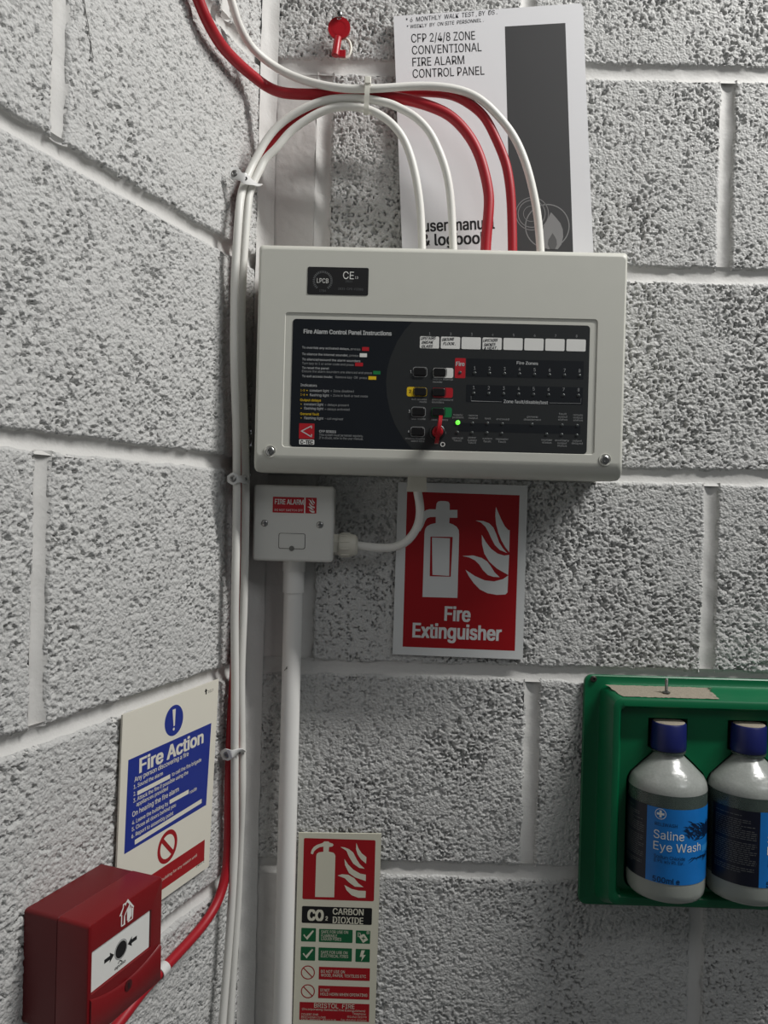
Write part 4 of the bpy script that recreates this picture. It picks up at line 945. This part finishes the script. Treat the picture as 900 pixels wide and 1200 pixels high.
# dust on the sloping top ledge
g = G(); vs = []; fs = []; nu, nv = 60, 10; random.seed(3)
u_end = at(842, 806, .03)[0]
for i in range(nu + 1):
    for k in range(nv + 1):
        t = k / nv; u = bu0 + .003 + .008 * t + (u_end - bu0 - .003 - .008 * t) * i / nu
        if i > nu - 4: u -= (.012 * abs(math.sin(k * 1.7)) + .004 * t) * (i - nu + 4) / 4
        if i == 0: u += .002 * abs(math.sin(k * 2.3))
        w = .015 + t * (TF - .004 - .0165); f = (w - .014) / (TF - .004 - .014); v = bv1 + (tv1 + .0004 - bv1) * f
        vs.append((u + (.0015 * random.random() if 0 < i < nu else 0), v + .0003 + .0006 * random.random(), w))
for i in range(nu):
    for k in range(nv): fs.append((i * (nv + 1) + k, i * (nv + 1) + k + 1, (i + 1) * (nv + 1) + k + 1, (i + 1) * (nv + 1) + k))
g.add(vs, fs); T.part('dust_layer', g, M_DUST, smooth=80)
# loose screw standing head down on the ledge
c = at(780.5, 812, .035); vl = bv1 + (tv1 - bv1) * .55 + .0008
T = Thing('loose_screw', 'small steel screw standing upright on the dusty green ledge', 'screw', BACK, (c[0], vl, .036))
g = G(); g.lathe([(.0012, 0), (.0042, .0004), (.0042, .0012), (.0020, .0020)], (c[0], vl, .036), 'v', 16); T.part('head', g, M_ZINC, smooth=40)
g = G(); g.lathe([(.0015, .0018)] + [(.0015 + .0003 * (k % 2), .003 + k * .0006) for k in range(20)] + [(.0010, .0158)], (c[0], vl, .036), 'v', 12); T.part('shank', g, M_ZINC, smooth=40)

# ------------------------------------------------------------------ saline bottles
def bottle():
    R = .0402
    T = Thing('saline_bottle', 'left plastic eye wash bottle, its blue label facing out', 'bottle', BACK, (B1, vb_, BW), 'eye wash bottles in the green holder')
    def shell(lo, hi):                                           # a height band of the wall, with thickness
        P = [q for q in prof2 if lo <= q[1] <= hi]
        return P + [(r - .0013, v) for r, v in P[::-1]]
    vs1, vs2 = vy(1034, 781, .085), vy(918.5)
    prof2 = [(.0005, vb_ + .004), (.020, vb_ + .003)] + prof[:4] + [(.0400, vs1), (.0400, vs2)] + prof[4:]
    prof2 = sorted(prof2[:2], key=lambda q: 0) + sorted(prof2[2:], key=lambda q: q[1])
    g = G(); g.lathe(shell(vs1, vs2), (B1, 0, BW), 'v', 48); body = T.part('bottle_body', g, M_BOTTLE, smooth=50)
    g = G(); g.lathe([(.0005, vb_ + .003), (.030, vb_ + .0025)] + [q for q in prof2[2:] if q[1] <= vs1], (B1, 0, BW), 'v', 48); T.part('bottle_base', g, M_BASE, smooth=50)
    g = G(); g.lathe(shell(vs2, 9), (B1, 0, BW), 'v', 48); T.part('bottle_shoulder', g, M_SHOULDER, smooth=50)
    lv = vs2 - .0008; liq = [(.0001, vs1 + .0002), (.0384, vs1 + .0002), (.0384, lv), (.0001, lv)]
    g = G(); g.lathe(liq, (B1, 0, BW), 'v', 40); T.part('saline', g, M_LIQ, body, smooth=50)
    g = G(); g.lathe([(.0150, capb - .0030), (.0176, capb - .0028), (.0178, capb - .0006), (.0150, capb - .0004)], (B1, 0, BW), 'v', 36); T.part('neck_ring', g, M_BOTTLE, smooth=40)
    g = G(); cp = [(.0150, capb), (.0179, capb), (.0179, capb + .001)]
    g.lathe([(.0176, capb), (.0180, capb + .0006), (.0180, capb + .006), (.0176, capt - .0016), (.0166, capt), (.0150, capt + .0003), (.0140, capt - .0004)], (B1, 0, BW), 'v', 40); cap = T.part('cap', g, M_CAPBLUE, smooth=40)
    g = G(); g.lathe([(.0160, capt + .0002), (.0155, capt + .0007), (.0080, capt + .0010), (.0002, capt + .0009)], (B1, 0, BW), 'v', 32); T.part('cap_dust', g, M_DUST, cap, smooth=60)
    def wr_(d): return lambda th, v: (B1 + (R + d) * math.sin(th), v, BW + (R + d) * math.cos(th))
    lt, lb = vy(948, w=.085), vy(1036, w=.085)
    def patch(g, t0, t1, v0, v1, d):
        n = max(2, int((t1 - t0) / .10)); vs = []
        for i in range(n + 1):
            th = t0 + (t1 - t0) * i / n; vs += [wr_(d)(th, v0), wr_(d)(th, v1)]
        return g.add(vs, [(2 * i, 2 * i + 2, 2 * i + 3, 2 * i + 1) for i in range(n)])
    rad = math.radians
    g = G(); patch(g, rad(-118), rad(-47), lb, lt, .0001); lab1 = T.part('back_label', g, M_LABNAVY, smooth=60)
    g = G(); patch(g, rad(-47), rad(74), lb, lt, .0001); lab2 = T.part('front_label', g, M_LABBLUE, smooth=60)
    g = G(); random.seed(11)                                     # rows of print too small to read
    y = lt - .006
    while y > lb + .012:
        x = rad(-112); end = rad(-112 + random.choice((60, 61, 58, 40, 52)))
        while x < end:
            l = random.uniform(.05, .13); l = min(l, end - x); patch(g, x, x + l, y, y + .00075, .0003); x += l + .02
        y -= random.choice((.0021, .0021, .0021, .0045))
    T.mass('fine_print', g, M_PDIM, lab1)
    th0 = -math.atan2(B1 - CAM[0], -CAM[1] - BW)
    def th(px): return th0 + math.asin(max(-1, min(1, (px - 781.0) / 44.7)))
    def tx(g, t, x0, x1, y, cap_, d, **k):                       # letters laid round the label
        vv = vy(y, 781, BW + .037); vs, fs = glyphs(t, k.get('bold', 0.), 'sans', 0., 3, 1.)
        a = min(p[0] for p in vs); b = max(p[0] for p in vs); ch = cap_h('sans', k.get('bold', 0.)); t0, t1 = th(x0), th(x1)
        g.add([wr_(d)(t0 + (p[0] - a) / (b - a) * (t1 - t0), vv + p[1] * cap_ / ch) for p in vs], fs)
    g = G(); tx(g, 'Saline', 768, 800.5, 983.5, .0085, .0003, bold=.0); tx(g, 'Eye Wash', 768, 818, 997, .0085, .0003, bold=.0)
    cv_, ct = vy(954.5, 781, .084), th(774.8)
    def ringp(g, r0, r1, d):
        n = 24; vs = []
        for i in range(n):
            a = 2 * math.pi * i / n; vs += [wr_(d)(ct + r0 * math.cos(a) / R, cv_ + r0 * math.sin(a)), wr_(d)(ct + r1 * math.cos(a) / R, cv_ + r1 * math.sin(a))]
        g.add(vs, [(2 * i, (2 * i + 2) % (2 * n), (2 * i + 3) % (2 * n), 2 * i + 1) for i in range(n)])
    ringp(g, .0049, .0055, .0003)
    patch(g, ct - .0036 / R, ct + .0036 / R, cv_ - .0011, cv_ + .0011, .0003); patch(g, ct - .0011 / R, ct + .0011 / R, cv_ - .0036, cv_ + .0036, .00032)
    T.parts('white_lettering', g, M_PWHITE, lab2)
    g = G(); tx(g, 'RELIWASH', 769, 793, 968.5, .0034, .0003); tx(g, 'Sodium Chloride', 769, 802, 1006.5, .0036, .0003); tx(g, '0.9% w/v Ph. Eur.', 769, 801, 1011.5, .0036, .0003); tx(g, '500ml e', 768, 797, 1034.5, .0056, .0003, bold=.01)
    # lashes of the printed eye
    rnd = random.Random(5); ev = vy(974, 781, .08)
    for k in range(70):
        t0 = rad(14 + rnd.random() * 52); v0 = ev + rnd.uniform(-.006, .007); dx = -rnd.uniform(.06, .34); dy = rnd.uniform(-.002, .008)
        wv = .0010; g.add([wr_(.0004)(t0, v0 - wv), wr_(.0004)(t0, v0 + wv), wr_(.0004)(t0 + dx * .5, v0 + dy * .75 + wv * .5), wr_(.0004)(t0 + dx, v0 + dy), wr_(.0004)(t0 + dx * .5, v0 + dy * .75 - wv * .5)], [(0, 1, 2, 3, 4)])
    for k in range(24):
        t0 = rad(20 + rnd.random() * 40); v0 = ev - .026 + .002 * rnd.random(); dx = -rnd.uniform(.06, .24); dy = -rnd.uniform(-.001, .006)
        wv = .0007; g.add([wr_(.0004)(t0, v0 - wv), wr_(.0004)(t0, v0 + wv), wr_(.0004)(t0 + dx, v0 + dy)], [(0, 1, 2)])
    patch(g, rad(40), rad(70), ev - .005, ev + .006, .00035)
    T.mass('dark_print', g, M_LABDARK, lab2)
    g = G(); patch(g, rad(40), rad(70), ev - .021, ev - .0145, .0003); T.part('light_print', g, M_LABLIGHT, lab2)
    return T.o
b1 = bottle()
b2 = b1.copy(); COL.objects.link(b2)
b2['label'] = 'right plastic eye wash bottle, turned to its dark printed back label'
for ch in list(b1.children):
    c1 = ch.copy(); COL.objects.link(c1); c1.parent = b2
    for gc in ch.children:
        c2 = gc.copy(); COL.objects.link(c2); c2.parent = c1
b2.matrix_world = fm(BACK) @ Matrix.Translation(Vector((B2, vb_, BW))) @ Matrix.Rotation(math.radians(42), 4, 'Y')
